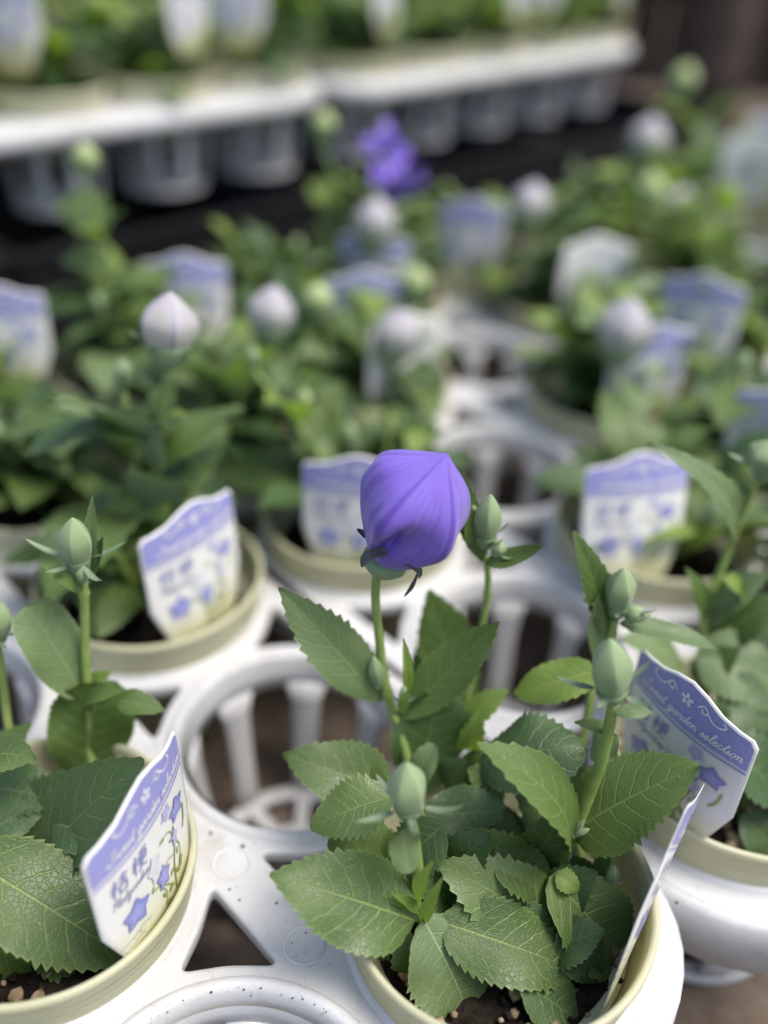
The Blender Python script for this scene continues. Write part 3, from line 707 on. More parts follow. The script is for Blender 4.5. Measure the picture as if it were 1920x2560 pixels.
# flower stem
p.stem([A(.62, 4.05, .06), dy(893, 1720, 4.45), dy(880, 1640, 4.55), dy(857, 1562, 4.66), dy(833, 1480, 4.74), dy(818, 1370, 4.80), dy(811, 1290, 4.84), dy(815, 1226, 4.86)], 0.035, 0.029, knots=(.45, .55))
def flower():
    base = dy(834, 1207, 4.86); tip = dy(966, 979, 4.72); L = np.linalg.norm(tip-base)
    ax = nrm(tip-base); vw = nrm(CAM-base); x = nrm(np.cross(vw, ax)); x = -x; y = nrm(np.cross(ax, x))   # x: to picture-left of axis
    if x@RGT > 0: x = -x
    y = nrm(vw-ax*(vw@ax))
    tt = [0, .03, .125, .2, .28, .38, .46, .54, .62, .71, .80, .87, .94, 1.0]
    rr = [q*.735 for q in (.11, .17, .27, .33, .38, .435, .468, .482, .462, .395, .285, .185, .085, .004)]
    n, m = 150, 64; V = []; F = []; UVs = []
    for j in range(m+1):
        t = j/m; r0 = float(np.interp(t, tt, rr))
        # smooth the profile a little
        r0 = (r0+float(np.interp(max(0, t-.03), tt, rr))+float(np.interp(min(1, t+.03), tt, rr)))/3 if t < .97 else r0
        for i in range(n):
            a = 2*math.pi*i/n                     # 0 = picture-left, 90 deg = to the viewer
            f = ((a/(2*math.pi))*5) % 1           # ridge at f=0
            c5 = math.cos(2*math.pi*f)
            rd = 1+.12*math.sin(math.pi*t)**1.2*(c5*.6+.4*abs(c5)**3*(1 if c5 > 0 else -.4))
            sq = 1-.10*max(0, -math.cos(a))*math.exp(-((t-.6)/.25)**2)      # flatter on the right
            da = a-R(78)-1.3*(t-.36); dent = .46*(math.exp(-(da/.50)**2) if da > 0 else math.exp(-(da/.10)**2))*math.exp(-((t-.37)/.17)**2)+.10*math.exp(-((a-R(125))/.16)**2-((t-.45)/.3)**2)
            aw = (a+math.pi) % (2*math.pi)-math.pi
            up_ = 1+.30*math.exp(-(aw/.75)**2-((t-.80)/.13)**2)+.10*math.exp(-((abs(aw)-math.pi)/.8)**2-((t-.40)/.16)**2)
            wr = .016*math.sin(13*a+7*t+2*math.sin(5*t))*math.sin(math.pi*t)+.012*math.sin(23*a-11*t)*math.sin(math.pi*t)**2
            r = r0*L*rd*sq*up_*(1-dent*1.15)*(1+wr)
            ww = .012*math.sin(9*a+t*5)*math.sin(math.pi*t)*L*.6
            V.append(base+ax*t*L+(r+ww*.35)*(x*math.cos(a)+y*math.sin(a))); UVs.append((i/n, t))
    for j in range(m):
        for i in range(n): F.append((j*n+i, j*n+(i+1) % n, (j+1)*n+(i+1) % n, (j+1)*n+i))
    o = p.geo('flower_bud', V, F, 'petal', UVs, None, 'swollen violet five-ridged balloon bud')
    # calyx cup and withered sepals
    cb = dy(826, 1232, 4.86); ca = nrm(base-cb); cx_, cy_, _ = frame(ca, (0, -1, .2)); V = []; F = []
    for (r, z) in ((.04, -.03), (.10, .0), (.145, .05), (.15, .11), (.12, .13)):
        for i in range(24):
            a = 2*math.pi*i/24; V.append(cb+ca*z+r*(cx_*math.cos(a)+cy_*math.sin(a)))
    for j in range(4):
        for i in range(24): F.append((j*24+i, j*24+(i+1) % 24, (j+1)*24+(i+1) % 24, (j+1)*24+i))
    p.geo('calyx', V, F, 'calyx', None, o)
    for (b0, t0, wd, sg, yy) in (((838, 1193), (780, 1225), .085, .22, 4.62), ((862, 1205), (905, 1250), .07, .28, 4.66), ((800, 1160), (770, 1143), .05, -.1, 4.8), ((903, 1238), (872, 1290), .035, -.1, 4.66)):
        p.leaf(dy(*b0, yy), dy(*t0, yy), wd, 'sepal_dry', o, 'sepal', sag=sg, teeth=5, per=2, nc=2, amp=0, a=.3, b=.5, fold=.5)
flower()
# leaves: base px, tip px (in a 1659 wide picture), width px, distance of base and tip, options
def px(w, y, x=900, yy=1700):
    d = ray(x*D, yy*D); dep = FPX*y/d[1]; return w*D*dep/FPX
def LF(pl, p0, p1, w, y0, y1=None, mat='leaf', **kw):
    y1 = y0 if y1 is None else y1
    return pl.leaf(dy(*p0, y0), dy(*p1, y1), px(w, (y0+y1)/2, (p0[0]+p1[0])/2, (p0[1]+p1[1])/2), mat, **kw)
LF(p, (826, 1513), (602, 1268), 118, 4.74, 4.72, 'leaf_grey', sag=.03, a=.8, b=1.0, fold=.3, teeth=15, jit=0, n=nrm(CAM-dy(715, 1390, 4.73)))
LF(p, (862, 1556), (1078, 1342), 104, 4.66, 4.66, 'leaf', sag=-.05, a=.85, b=1.0, fold=.25, teeth=15, jit=0, n=nrm(CAM-dy(970, 1450, 4.66)))
LF(p, (878, 1500), (871, 1376), 26, 4.68, 4.68, 'leaf_young', sag=.04, fold=.6, teeth=8, amp=.02)
p.bud(dy(818, 1478, 4.72), dy(806, 1416, 4.72), px(32, 4.7), 'bud_green', cup=0, nsep=3, sep=.5)
p.bud(dy(873, 1520, 4.64), dy(872, 1480, 4.64), px(22, 4.7), 'bud_green', cup=0, nsep=3, sep=.9)
LF(p, (866, 1540), (884, 1484), 22, 4.60, mat='leaf_young', teeth=5, amp=.02)
LF(p, (902, 1720), (950, 1492), 170, 4.50, 4.72, 'leaf_dark', sag=-.03, a=.8, b=.55, fold=.15)
LF(p, (1010, 1530), (924, 1274), 128, 5.3, 5.4, 'leaf', sag=-.02, a=.8, b=.9, fold=.25)
LF(p, (935, 1560), (925, 1360), 110, 5.2, 5.4, 'leaf', sag=.02)
# bud stem behind
p.stem([A(1.05, 4.2, .06), dy(975, 1720, 4.72), dy(992, 1600, 4.95), dy(1012, 1490, 5.08), dy(1043, 1345, 5.18), dy(1054, 1270, 5.2), dy(1052, 1205, 5.2)], 0.031, 0.024, knots=(.8,))
p.bud(dy(1049, 1160, 5.18), dy(1060, 1066, 5.16), px(62, 5.15, 1050, 1110), spin=.1, sep=.85, sepw=.08, spread=.55, cup=.4)
LF(p, (1042, 1212), (968, 988), 60, 5.26, 5.34, 'leaf', sag=.06, a=.7, b=.8, fold=.4, teeth=12)
LF(p, (1046, 1218), (1171, 1180), 44, 5.1, 5.0, 'leaf', sag=-.08, fold=.35, teeth=11)
LF(p, (1035, 1200), (1012, 1085), 44, 5.2, 5.2, 'leaf', sag=.1, fold=.4, teeth=9)
p.bud(dy(1070, 1196, 5.1), dy(1086, 1166, 5.1), px(28, 5.1), cup=0, nsep=4, sep=.8)
p.bud(dy(1026, 1150, 5.24), dy(1022, 1090, 5.24), px(34, 5.2), cup=0, nsep=4, sep=.6)
# third bud, to the right, in focus
p.stem([A(1.5, 4.1, .06), dy(1238, 1700, 4.6), dy(1262, 1590, 4.75), dy(1284, 1470, 4.9), dy(1312, 1400, 4.98), dy(1328, 1338, 5.0)], 0.032, 0.031, knots=(.9,))
p.bud(dy(1335, 1310, 5.0), dy(1347, 1226, 4.98), px(66, 5.0, 1345, 1280), spin=.5, sep=.9, sepw=.08, spread=.9, cup=.4)
LF(p, (1316, 1392), (1238, 1146), 68, 5.06, 5.1, 'leaf', sag=.05, a=.75, b=.85, fold=.45, teeth=13, roll=.3)
LF(p, (1292, 1430), (1292, 1284), 40, 4.95, 4.95, 'leaf_grey', sag=-.05, fold=.4, teeth=10)
LF(p, (1338, 1346), (1552, 1403), 56, 4.98, 4.9, 'leaf_grey', sag=.06, fold=.3, teeth=14, roll=-.35)
p.bud(dy(1350, 1332, 4.95), dy(1392, 1312, 4.94), px(30, 5), cup=0, nsep=4, sep=.9, spread=.6)
p.bud(dy(1356, 1340, 4.93), dy(1410, 1326, 4.92), px(18, 5), cup=0, nsep=3, sep=.9)
# near bud (out of focus) on the short front stem
p.stem([A(.70, 3.42, .06), dy(908, 1985, 3.5), dy(903, 1880, 3.5), dy(893, 1800, 3.5), dy(884, 1765, 3.5)], 0.034, 0.034)
p.bud(dy(882, 1744, 3.52), dy(878, 1646, 3.52), px(86, 3.52, 880, 1700), spin=.9, sep=.85, sepw=.10, spread=1.15)
LF(p, (874, 1790), (888, 1886), 74, 3.38, 3.36, 'leaf_grey', sag=-.12, teeth=8, amp=.02, a=.5, b=.5)
LF(p, (890, 1700), (938, 1606), 58, 3.66, 3.72, 'leaf_grey', sag=.12, teeth=8, amp=.02, a=.5, b=.5)
for b_, t_, w_ in (((914, 1990), (958, 1892), 30), ((905, 1945), (938, 1858), 34), ((908, 1975), (843, 1950), 22), ((903, 1968), (846, 1930), 26)):
    LF(p, b_, t_, w_, 3.42, 3.38, 'leaf_young', sag=.10, fold=.5, teeth=7, amp=.03, nc=3)
# near bud on the leaning right stem (out of focus)
p.stem([A(1.25, 3.85, .06), dy(1196, 1920, 3.85), dy(1228, 1830, 3.95), dy(1262, 1745, 4.0), dy(1300, 1640, 4.0), dy(1320, 1545, 4.0), dy(1322, 1520, 4.0)], 0.042, 0.034, knots=(.42,))
p.bud(dy(1322, 1492, 4.0), dy(1318, 1378, 4.0), px(92, 4.0, 1320, 1430), spin=.2, sep=.85, sepw=.09, spread=.95)
LF(p, (1330, 1540), (1412, 1540), 34, 3.96, mat='leaf_grey', teeth=7, sag=.1)
LF(p, (1316, 1580), (1240, 1560), 30, 4.05, mat='leaf', teeth=7, sag=.1)
LF(p, (1335, 1590), (1275, 1640), 70, 4.1, mat='leaf_grey', teeth=9, sag=.05)
LF(p, (1232, 1800), (1513, 1654), 205, 3.98, 3.92, 'leaf', sag=.05, fold=.12, a=.62, b=.85, teeth=17, wavy=.08)
LF(p, (1228, 1838), (1028, 1606), 150, 3.88, 3.82, 'leaf', sag=.16, fold=.28, a=.6, b=.85, teeth=14, wavy=.1)
LF(p, (1238, 1800), (1205, 1610), 110, 4.25, 4.4, 'leaf_dark', sag=.05)
LF(p, (1225, 1850), (1110, 1690), 120, 4.1, 4.25, 'leaf_dark', sag=.05)
for b_, t_ in (((1228, 1810), (1222, 1752)), ((1238, 1800), (1262, 1770)), ((1240, 1805), (1275, 1790))): p.bud(dy(*b_, 3.92), dy(*t_, 3.9), px(17, 3.9), 'bud_green', cup=0, nsep=3, sep=.8)
# mid and lower leaves
LF(p, (1290, 1450), (1112, 1502), 92, 4.7, 4.8, 'leaf_young', sag=.06, fold=.1, a=.5, b=.75, teeth=10)
LF(p, (1000, 1572), (1100, 1490), 66, 4.7, 4.7, 'leaf_young', sag=.12, teeth=8, amp=.07, fold=.3)
LF(p, (1010, 1620), (1040, 1530), 54, 4.65, 4.6, 'leaf_young', sag=.15, teeth=8, amp=.07, fold=.3)
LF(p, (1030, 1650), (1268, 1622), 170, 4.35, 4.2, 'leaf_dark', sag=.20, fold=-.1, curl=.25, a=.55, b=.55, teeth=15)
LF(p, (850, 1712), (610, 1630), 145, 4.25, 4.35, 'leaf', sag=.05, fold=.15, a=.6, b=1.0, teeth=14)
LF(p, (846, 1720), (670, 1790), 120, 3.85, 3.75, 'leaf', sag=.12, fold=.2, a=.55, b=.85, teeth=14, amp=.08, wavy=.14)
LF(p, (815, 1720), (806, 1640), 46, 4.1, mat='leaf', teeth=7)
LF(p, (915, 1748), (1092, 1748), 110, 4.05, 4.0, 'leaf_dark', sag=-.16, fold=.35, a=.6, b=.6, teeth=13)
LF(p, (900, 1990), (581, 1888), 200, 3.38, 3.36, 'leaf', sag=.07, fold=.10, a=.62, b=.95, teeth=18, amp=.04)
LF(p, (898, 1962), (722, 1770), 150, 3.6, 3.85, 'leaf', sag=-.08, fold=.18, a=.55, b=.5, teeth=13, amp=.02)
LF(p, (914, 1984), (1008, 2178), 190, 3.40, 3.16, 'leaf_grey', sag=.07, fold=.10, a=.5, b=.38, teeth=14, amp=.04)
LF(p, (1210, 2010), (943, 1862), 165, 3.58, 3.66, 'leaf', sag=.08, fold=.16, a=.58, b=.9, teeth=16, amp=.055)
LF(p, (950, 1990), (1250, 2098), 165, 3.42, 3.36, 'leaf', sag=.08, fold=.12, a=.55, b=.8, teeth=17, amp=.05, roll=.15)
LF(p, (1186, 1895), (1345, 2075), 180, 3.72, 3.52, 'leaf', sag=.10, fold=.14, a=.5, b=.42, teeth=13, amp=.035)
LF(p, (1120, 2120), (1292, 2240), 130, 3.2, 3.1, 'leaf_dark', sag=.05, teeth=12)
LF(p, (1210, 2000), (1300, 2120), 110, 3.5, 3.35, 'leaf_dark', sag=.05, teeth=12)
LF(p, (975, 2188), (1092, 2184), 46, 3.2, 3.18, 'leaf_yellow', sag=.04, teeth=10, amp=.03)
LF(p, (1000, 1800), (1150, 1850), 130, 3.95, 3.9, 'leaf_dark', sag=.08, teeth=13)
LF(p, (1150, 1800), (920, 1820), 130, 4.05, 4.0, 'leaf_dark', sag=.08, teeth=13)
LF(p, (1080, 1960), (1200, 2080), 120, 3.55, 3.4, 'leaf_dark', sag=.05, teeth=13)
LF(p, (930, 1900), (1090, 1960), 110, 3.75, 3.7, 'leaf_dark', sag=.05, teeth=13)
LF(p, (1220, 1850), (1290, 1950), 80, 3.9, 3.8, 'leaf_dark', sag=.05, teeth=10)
LF(p, (1265, 1925), (1348, 1936), 30, 3.75, 3.72, 'leaf_young', sag=.1, teeth=9, amp=.08)
LF(p, (1200, 1890), (1250, 1925), 50, 3.72, 3.66, 'leaf_young', sag=.12, teeth=7)
p.bud(dy(1320, 1906, 3.8), dy(1326, 1868, 3.8), px(32, 3.8), cup=.3, nsep=4, sep=.6)
LF(p, (1320, 1840), (1270, 1950), 40, 3.9, mat='leaf', teeth=8)
LF(p, (828, 2040), (836, 2110), 24, 3.45, 3.4, 'leaf_grey', teeth=6)
LF(p, (900, 2110), (880, 2010), 90, 3.3, 3.35, 'leaf_dark', sag=.05, teeth=9)
LF(p, (1010, 1700), (1060, 1610), 80, 4.5, 4.6, 'leaf', teeth=10)
LF(p, (960, 1700), (1010, 1640), 70, 4.5, 4.5, 'leaf_dark', teeth=10)
for b_, t_, w_, y0, m_ in (((1120, 1900), (1010, 1790), 130, 3.85, 'leaf'), ((1150, 1860), (1215, 1745), 120, 4.0, 'leaf'), ((1060, 1850), (1185, 1930), 130, 3.75, 'leaf'), ((960, 1880), (1060, 1800), 110, 3.8, 'leaf_dark'),
                           ((1180, 1960), (1290, 1880), 110, 3.75, 'leaf_dark'), ((1000, 1960), (880, 1850), 120, 3.7, 'leaf_dark'), ((960, 1780), (860, 1880), 120, 3.75, 'leaf_dark'), ((1240, 1720), (1170, 1640), 90, 4.35, 'leaf'), ((1090, 1720), (1010, 1660), 110, 4.3, 'leaf'), ((1180, 2060), (1310, 2010), 110, 3.45, 'leaf_dark')):
    LF(p, b_, t_, w_, y0, y0-.02, m_, sag=.10)
PL['C'] = p

# ---- plant in the pot on the left, with the clearly lettered card
cL = grid(-1, 0)
p = Plant('balloon flower plant with a closed green bud behind the sharply lettered card', (cL[0], cL[1], .08), 'balloon flower plants in the front tray')
p.stem([A(-1.75, 4.2, .06), dy(197, 1640, 4.62), dy(190, 1540, 4.72), dy(184, 1400, 4.82), dy(182, 1300, 4.86), dy(180, 1255, 4.88)], 0.034, 0.031, knots=(.86,))
p.bud(dy(168, 1212, 4.88), dy(156, 1117, 4.86), px(74, 4.88, 160, 1160), spin=.25, sep=1.0, sepw=.10, spread=1.1, cup=.5)
p.bud(dy(178, 1256, 4.82), dy(180, 1222, 4.82), px(26, 4.8), cup=0, nsep=4, sep=.9, spread=.5)
LF(p, (188, 1254), (200, 1068), 32, 4.95, 4.95, 'leaf_grey', sag=.03, fold=.5, teeth=9)
LF(p, (176, 1278), (90, 1220), 40, 4.82, 4.8, 'leaf', sag=.12, fold=.35, teeth=9, amp=.02)
LF(p, (182, 1262), (222, 1160), 30, 4.92, 4.92, 'leaf_dark', sag=-.06, fold=.5, teeth=9)
LF(p, (180, 1502), (58, 1308), 132, 4.76, 4.8, 'leaf_grey', sag=.04, fold=.15, a=.5, b=.3, teeth=12, amp=.015)
LF(p, (180, 1526), (268, 1490), 42, 4.66, 4.6, 'leaf', sag=.10, fold=.3, teeth=7, amp=.02)
LF(p, (252, 1512), (356, 1536), 58, 4.62, 4.55, 'leaf', sag=.10, fold=.2, teeth=8, amp=.02)
LF(p, (178, 1690), (212, 1470), 180, 4.55, 4.75, 'leaf', sag=-.03, fold=.1, a=.55, b=.42, teeth=14, amp=.015)
LF(p, (190, 1500), (240, 1450), 50, 4.9, mat='leaf_young', teeth=7)
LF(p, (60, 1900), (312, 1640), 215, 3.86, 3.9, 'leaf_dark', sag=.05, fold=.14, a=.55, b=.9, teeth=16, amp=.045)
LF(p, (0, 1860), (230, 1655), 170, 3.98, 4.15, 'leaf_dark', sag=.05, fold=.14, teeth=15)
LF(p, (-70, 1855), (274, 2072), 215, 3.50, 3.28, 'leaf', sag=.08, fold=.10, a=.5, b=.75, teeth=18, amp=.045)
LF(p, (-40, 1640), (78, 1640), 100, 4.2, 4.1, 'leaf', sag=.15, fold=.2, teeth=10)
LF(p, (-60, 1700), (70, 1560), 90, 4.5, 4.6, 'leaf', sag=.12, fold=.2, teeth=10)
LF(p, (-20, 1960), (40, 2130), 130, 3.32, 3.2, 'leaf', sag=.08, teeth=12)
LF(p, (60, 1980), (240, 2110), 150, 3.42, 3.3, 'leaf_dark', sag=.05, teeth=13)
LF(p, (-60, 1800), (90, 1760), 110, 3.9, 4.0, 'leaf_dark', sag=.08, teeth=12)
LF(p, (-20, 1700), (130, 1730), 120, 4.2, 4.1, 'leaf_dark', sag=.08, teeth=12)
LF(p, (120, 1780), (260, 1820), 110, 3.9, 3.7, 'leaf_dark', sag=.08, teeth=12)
p.stem([A(-2.3, 4.1, .06), dy(20, 1580, 4.6), dy(5, 1460, 4.7), dy(-8, 1380, 4.75)], 0.031, 0.027)
p.bud(dy(-8, 1376, 4.75), dy(2, 1300, 4.75), px(52, 4.75), sep=.5, sepw=.09)
PL['L'] = p

# ---- pots and cards of the three front plants
pot('cream pot holding the purple-budded plant, loose soil and grit showing', cC, 0, 'cream pots in the front tray', grit=True)
pot('cream ribbed pot with the sharply lettered card inside its rim', cL, 0, 'cream pots in the front tray', grit=True)
cR = grid2(0, -1)
pot('cream pot with a slanted lettered card at the tray corner', cR, 0, 'cream pots in the second tray', grit=True)
card('lettered plant card with blue bellflower print, sharp, in the cream pot with toothed leaves', at_z(209, 2168, 1.36), at_z(437, 1833, 1.36), at_z(278, 2425, HR))
ca_, cb_ = at_z(1715, 2025, 1.30), at_z(1487, 2545, .40)
cn_ = nrm(np.cross(ca_-CAM, cb_-CAM)); cz_ = nrm(ca_-cb_); ch_ = nrm(np.cross(cn_, cz_)); ch_ = ch_ if ch_[1] > 0 else -ch_
ca_, cb_ = ca_-ch_*.12, cb_-ch_*.12
card('plant card seen edge-on beside the purple-budded plant', ca_, ca_+ch_*TW, cb_, flatten=.5)
card('lettered plant card leaning in the pot at the second tray corner', at_z(1603, 1630, 1.40), at_z(1892, 1873, 1.40), at_z(1603, 1630, 1.40)+A(-.03, .05, -1))

# ---- plant in the corner pot of the second tray
p = Plant('leafy balloon flower plant with a bare arching stem behind the leaning card', (cR[0], cR[1], .08), 'balloon flower plants in the second tray')
yR = cR[1]
p.stem([A(cR[0]-.1, yR+.25, .06), dy(1518, 1340, yR+.8), dy(1552, 1245, yR+.95), dy(1582, 1165, yR+1.0), dy(1620, 1070, yR+1.0), dy(1662, 1000, yR+1.0)], 0.035, 0.024, knots=(.65,))
p.bud(dy(1655, 1010, yR+1.), dy(1672, 950, yR+1.), .3)
for b_, t_, w_, y0, m_ in (((1576, 1180), (1400, 955), 70, yR+1., 'leaf_grey'), ((1600, 1110), (1575, 1030), 44, yR+1., 'leaf_dark'), ((1525, 1330), (1480, 1225), 44, yR+.8, 'leaf'), ((1520, 1345), (1660, 1240), 90, yR+.9, 'leaf_grey'),
                       ((1500, 1420), (1680, 1480), 150, yR+.55, 'leaf_grey'), ((1540, 1380), (1700, 1290), 100, yR+.8, 'leaf'), ((1480, 1450), (1340, 1380), 110, yR+.6, 'leaf_grey'), ((1540, 1600), (1690, 1760), 150, yR-.3, 'leaf_dark'), ((1600, 1760), (1700, 1870), 110, yR-.5, 'leaf_dark'),
                       ((1540, 1500), (1700, 1560), 130, yR+.3, 'leaf_dark'), ((1430, 1500), (1380, 1600), 100, yR+.2, 'leaf'), ((1500, 1480), (1600, 1400), 90, yR+.6, 'leaf'), ((1600, 1290), (1560, 1250), 60, yR+.8, 'leaf_young'), ((1640, 1640), (1560, 1740), 110, yR-.2, 'leaf_dark'),
                       ((1580, 1560), (1690, 1660), 130, yR+.1, 'leaf_dark'), ((1470, 1520), (1560, 1640), 120, yR+.1, 'leaf_dark')):
    LF(p, b_, t_, w_, y0, y0-.1, m_, sag=.12 if b_[0] != 1576 else .22)

# ---- background plants
LEAFM = {}
for mname in ('leaf', 'leaf_dark', 'leaf_young', 'leaf_grey'):
    LEAFM[mname] = []
    for k in range(4):
        V, F, UVs = leaf_geo(A(0, 0, 0), A(1, 0, -.08*k), .44+.05*k, n=A(0, 0, 1), sag=.10+.04*k, fold=.22, teeth=10, per=2, nc=3, seed=40+k, amp=.05)
        LEAFM[mname].append(mesh('leaf', V, F, mname, UVs))
def leaf_obj(pl, pos, ang, elev, L, mname, twist=0.):
    o = put('leaf', random.choice(LEAFM[mname]), pl.e, np.asarray(pos)-pl.o, None, L)
    o.rotation_euler = (Matrix.Rotation(ang, 3, 'Z') @ Matrix.Rotation(-elev, 3, 'Y') @ Matrix.Rotation(twist, 3, 'X')).to_euler()
    return o
def bg_plant(label, xy, z=0, h=1.5, nst=6, feats=(), group='balloon flower plants behind', spread=.55, bright=.25, name='balloon_flower_plant', full=1., clear=None):
    pl = Plant(label, (xy[0], xy[1], z+.08), group, name)
    a0 = random.random()*6.28; nst = max(3, nst-1)
    stems = []
    for k in range(nst):
        a = a0+k*2*math.pi/nst+random.uniform(-.5, .5); hh = h*random.uniform(.55, 1.0)
        r0, r1 = random.uniform(.08, .3), spread*random.uniform(.6, 1.2)
        P = [A(xy[0]+r0*math.cos(a), xy[1]+r0*math.sin(a), z+.06), A(xy[0]+(r0*.5+r1*.5)*math.cos(a), xy[1]+(r0*.5+r1*.5)*math.sin(a), z+hh*.5), A(xy[0]+r1*math.cos(a), xy[1]+r1*math.sin(a), z+hh)]
        stems.append((P, None))
    for f in feats:
        kind, fx, fy, fw = f[:4]; yy = xy[1]+(f[4] if len(f) > 4 else 0.)
        top = dy(fx, fy, yy); lean = f[5] if len(f) > 5 else (.1, .0, 1.)
        ax = nrm(lean); wd = px(fw, yy, fx, fy); L = wd*(1.0 if kind != 'bud_green' else 1.4)
        b0 = top-ax*L*.5; t0 = top+ax*L*.5
        a = random.random()*6.28
        P = [A(xy[0]+.2*math.cos(a), xy[1]+.2*math.sin(a), z+.06), (A(xy[0], xy[1], z)+b0)/2+A(0, 0, .15), b0-ax*wd*.35]
        stems.append((P, (kind, b0, t0, wd)))
    for P, ft in stems:
        pl.stem(P, .04, .03, 'stem' if random.random() < .6 else 'stem_dark')
        Q = catmull(P, 8); n = len(Q); ln = sum(np.linalg.norm(Q[i+1]-Q[i]) for i in range(n-1))
        nl = max(3, int(ln/.48*full)) if ft is None else max(3, int(ln/.45)); ph = random.random()*6.28
        for i in range(nl):
            t = (i+.6)/nl; q = Q[min(n-1, int(t*(n-1)))]
            if ft is not None and t > .8: continue
            for m_ in range(2 if t < .7 else 3):
                an = ph+i*2.4+m_*2*math.pi/(2 if t < .7 else 3)+random.uniform(-.3, .3)
                if clear is not None and q[2]-z < 1.15 and math.cos(an-clear) > .62: continue
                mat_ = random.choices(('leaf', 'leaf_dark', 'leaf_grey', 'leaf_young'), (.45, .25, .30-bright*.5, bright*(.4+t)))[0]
                leaf_obj(pl, q, an, random.uniform(-.05, 1.05), random.choice((.6, .85, 1.15, 1.35))*random.uniform(.85, 1.1)*(1-.45*t*t), mat_, random.uniform(-.4, .4))
        if ft is not None:
            kind, b0, t0, wd = ft
            if kind == 'open':
                open_flower(pl, b0, t0, wd)
            else:
                pl.bud(b0, t0, wd, kind, sep=.35, sepw=.09, spread=.8, spin=random.random()*6)
        elif random.random() < .35:
            b0 = Q[-1]; pl.bud(b0, b0+nrm(Q[-1]-Q[-3])*.24, .15, random.choice(('bud_green', 'bud_lime')), sep=.6)
    for i in range(9):
        an = a0+i*2*math.pi/9+random.uniform(-.25, .25)
        if clear is not None and math.cos(an-clear) > .72: continue
        leaf_obj(pl, A(xy[0]+.12*math.cos(an), xy[1]+.12*math.sin(an), z+.22+.35*random.random()), an, random.uniform(.15, .6), random.uniform(.85, 1.2), random.choice(('leaf', 'leaf_dark', 'leaf_dark')), random.uniform(-.3, .3))
    return pl
def open_flower(pl, b0, t0, wd):
    ax = nrm(t0-b0); x, y, _ = frame(ax, (0, 0, 1)); n, m = 60, 8; V = []; F = []; UVs = []
    for j in range(m+1):
        t = j/m
        for i in range(n):
            a = 2*math.pi*i/n; f = abs(((i/n*5) % 1)-.5)*2; lob = 1 if t < .45 else 1-(.55*(1-f)**1.2)*((t-.45)/.55)
            r = wd*.55*(.15+.85*t**1.1)*lob; hgt = wd*.42*t**.55*(1-.35*max(0, t-.6)/.4)
            V.append(b0+ax*hgt+r*(x*math.cos(a)+y*math.sin(a))); UVs.append((i/n, t))
    for j in range(m):
        for i in range(n): F.append((j*n+i, j*n+(i+1) % n, (j+1)*n+(i+1) % n, (j+1)*n+i))
    o = pl.geo('open_flower', V, F, 'petal', UVs, None, 'wide open star-shaped violet flower')
    V, F = tube([b0, b0+ax*wd*.3], wd*.05, wd*.03, 8, 3); pl.geo('pistil', V, F, 'bud_lime', None, o)
def card_at(label, xy, z, face, group='printed plant cards behind', dist=.78, top=1.36, tilt=0., back=False):
    f_ = nrm(A(*face, 0)); up = A(0, 0, 1); v = -f_; rgt = nrm(np.cross(v, up)); c = A(xy[0], xy[1], z)+f_*dist
    t_ = c+A(0, 0, top)+f_*tilt; bt = c+A(0, 0, HR)
    return card(label, t_-rgt*TW/2, t_+rgt*TW/2, bt-rgt*TW/2, group)

# front tray, rest
c = grid(0, 1); pot('cream pot whose blurred blue card leans forward, behind the empty cell', c, 0, 'cream pots in the front tray')
card('blurred plant card leaning in the pot behind the empty cell', at_z(330, 1378, 1.36), at_z(590, 1222, 1.36), at_z(385, 1612, HR))
bg_plant('balloon flower plant with a large white-mauve bud on a tall stem behind the leaning card', c, 0, 1.7, 6, [('bud_pale', 365, 692, 128, .0, (.12, .1, 1)), ('bud_green', 265, 800, 42, .3)], 'balloon flower plants in the front tray', bright=.15, clear=-0.70)
c = grid(0, 2); pot('cream pot at the far side of the front tray', c, 0, 'cream pots in the front tray')
bg_plant('low leafy balloon flower plant next to the mauve-budded one', c, 0, 1.3, 6, [], 'balloon flower plants in the front tray')
card('plant card with violet header in the last row of the front tray', A(-4.92, 9.98, 1.55), A(-3.92, 10.1, 1.55), A(-4.92, 9.95, .5))
c = grid(0, 3); pot('cream pot in the last row of the front tray', c, 0, 'cream pots in the front tray')
bg_plant('leafy balloon flower plant in the last row of the front tray', c, 0, 1.4, 6, [], 'balloon flower plants in the front tray')
# second tray
c = grid2(0, 1); pot('cream pot with an upright card behind the purple balloon bud', c, 0, 'cream pots in the second tray')
card_at('upright plant card partly hidden by the purple balloon bud', c, 0, (-.02, -1))
bg_plant('low leafy balloon flower plant behind the purple balloon bud', c, 0, 1.35, 7, [('bud_green', 545, 765, 30, .2)], 'balloon flower plants in the second tray', bright=.2, clear=-1.57)
c = grid2(1, 0); pot('cream pot with a blue-headed card facing forward, beyond the empty cell', c, 0, 'cream pots in the second tray')
card('plant card with three blue blooms facing forward beyond the empty cell', at_z(1447, 1182, 1.36), at_z(1738, 1158, 1.36), at_z(1462, 1425, HR))
bg_plant('leafy balloon flower plant rising behind the forward-facing card', c, 0, 1.4, 7, [], 'balloon flower plants in the second tray', bright=.3, clear=-1.60)
c = grid2(0, 2); pot('cream pot under a small white bud, in the second tray', c, 0, 'cream pots in the second tray')
bg_plant('balloon flower plant with one round white bud and dense leaves', c, 0, 1.4, 6, [('bud_pale', 588, 665, 106, .0, (.15, 0, 1)), ('bud_lime', 688, 640, 66, .3)], 'balloon flower plants in the second tray', bright=.2)
c = grid2(0, 3); pot('cream pot below a tall lime-green bud', c, 0, 'cream pots in the second tray')
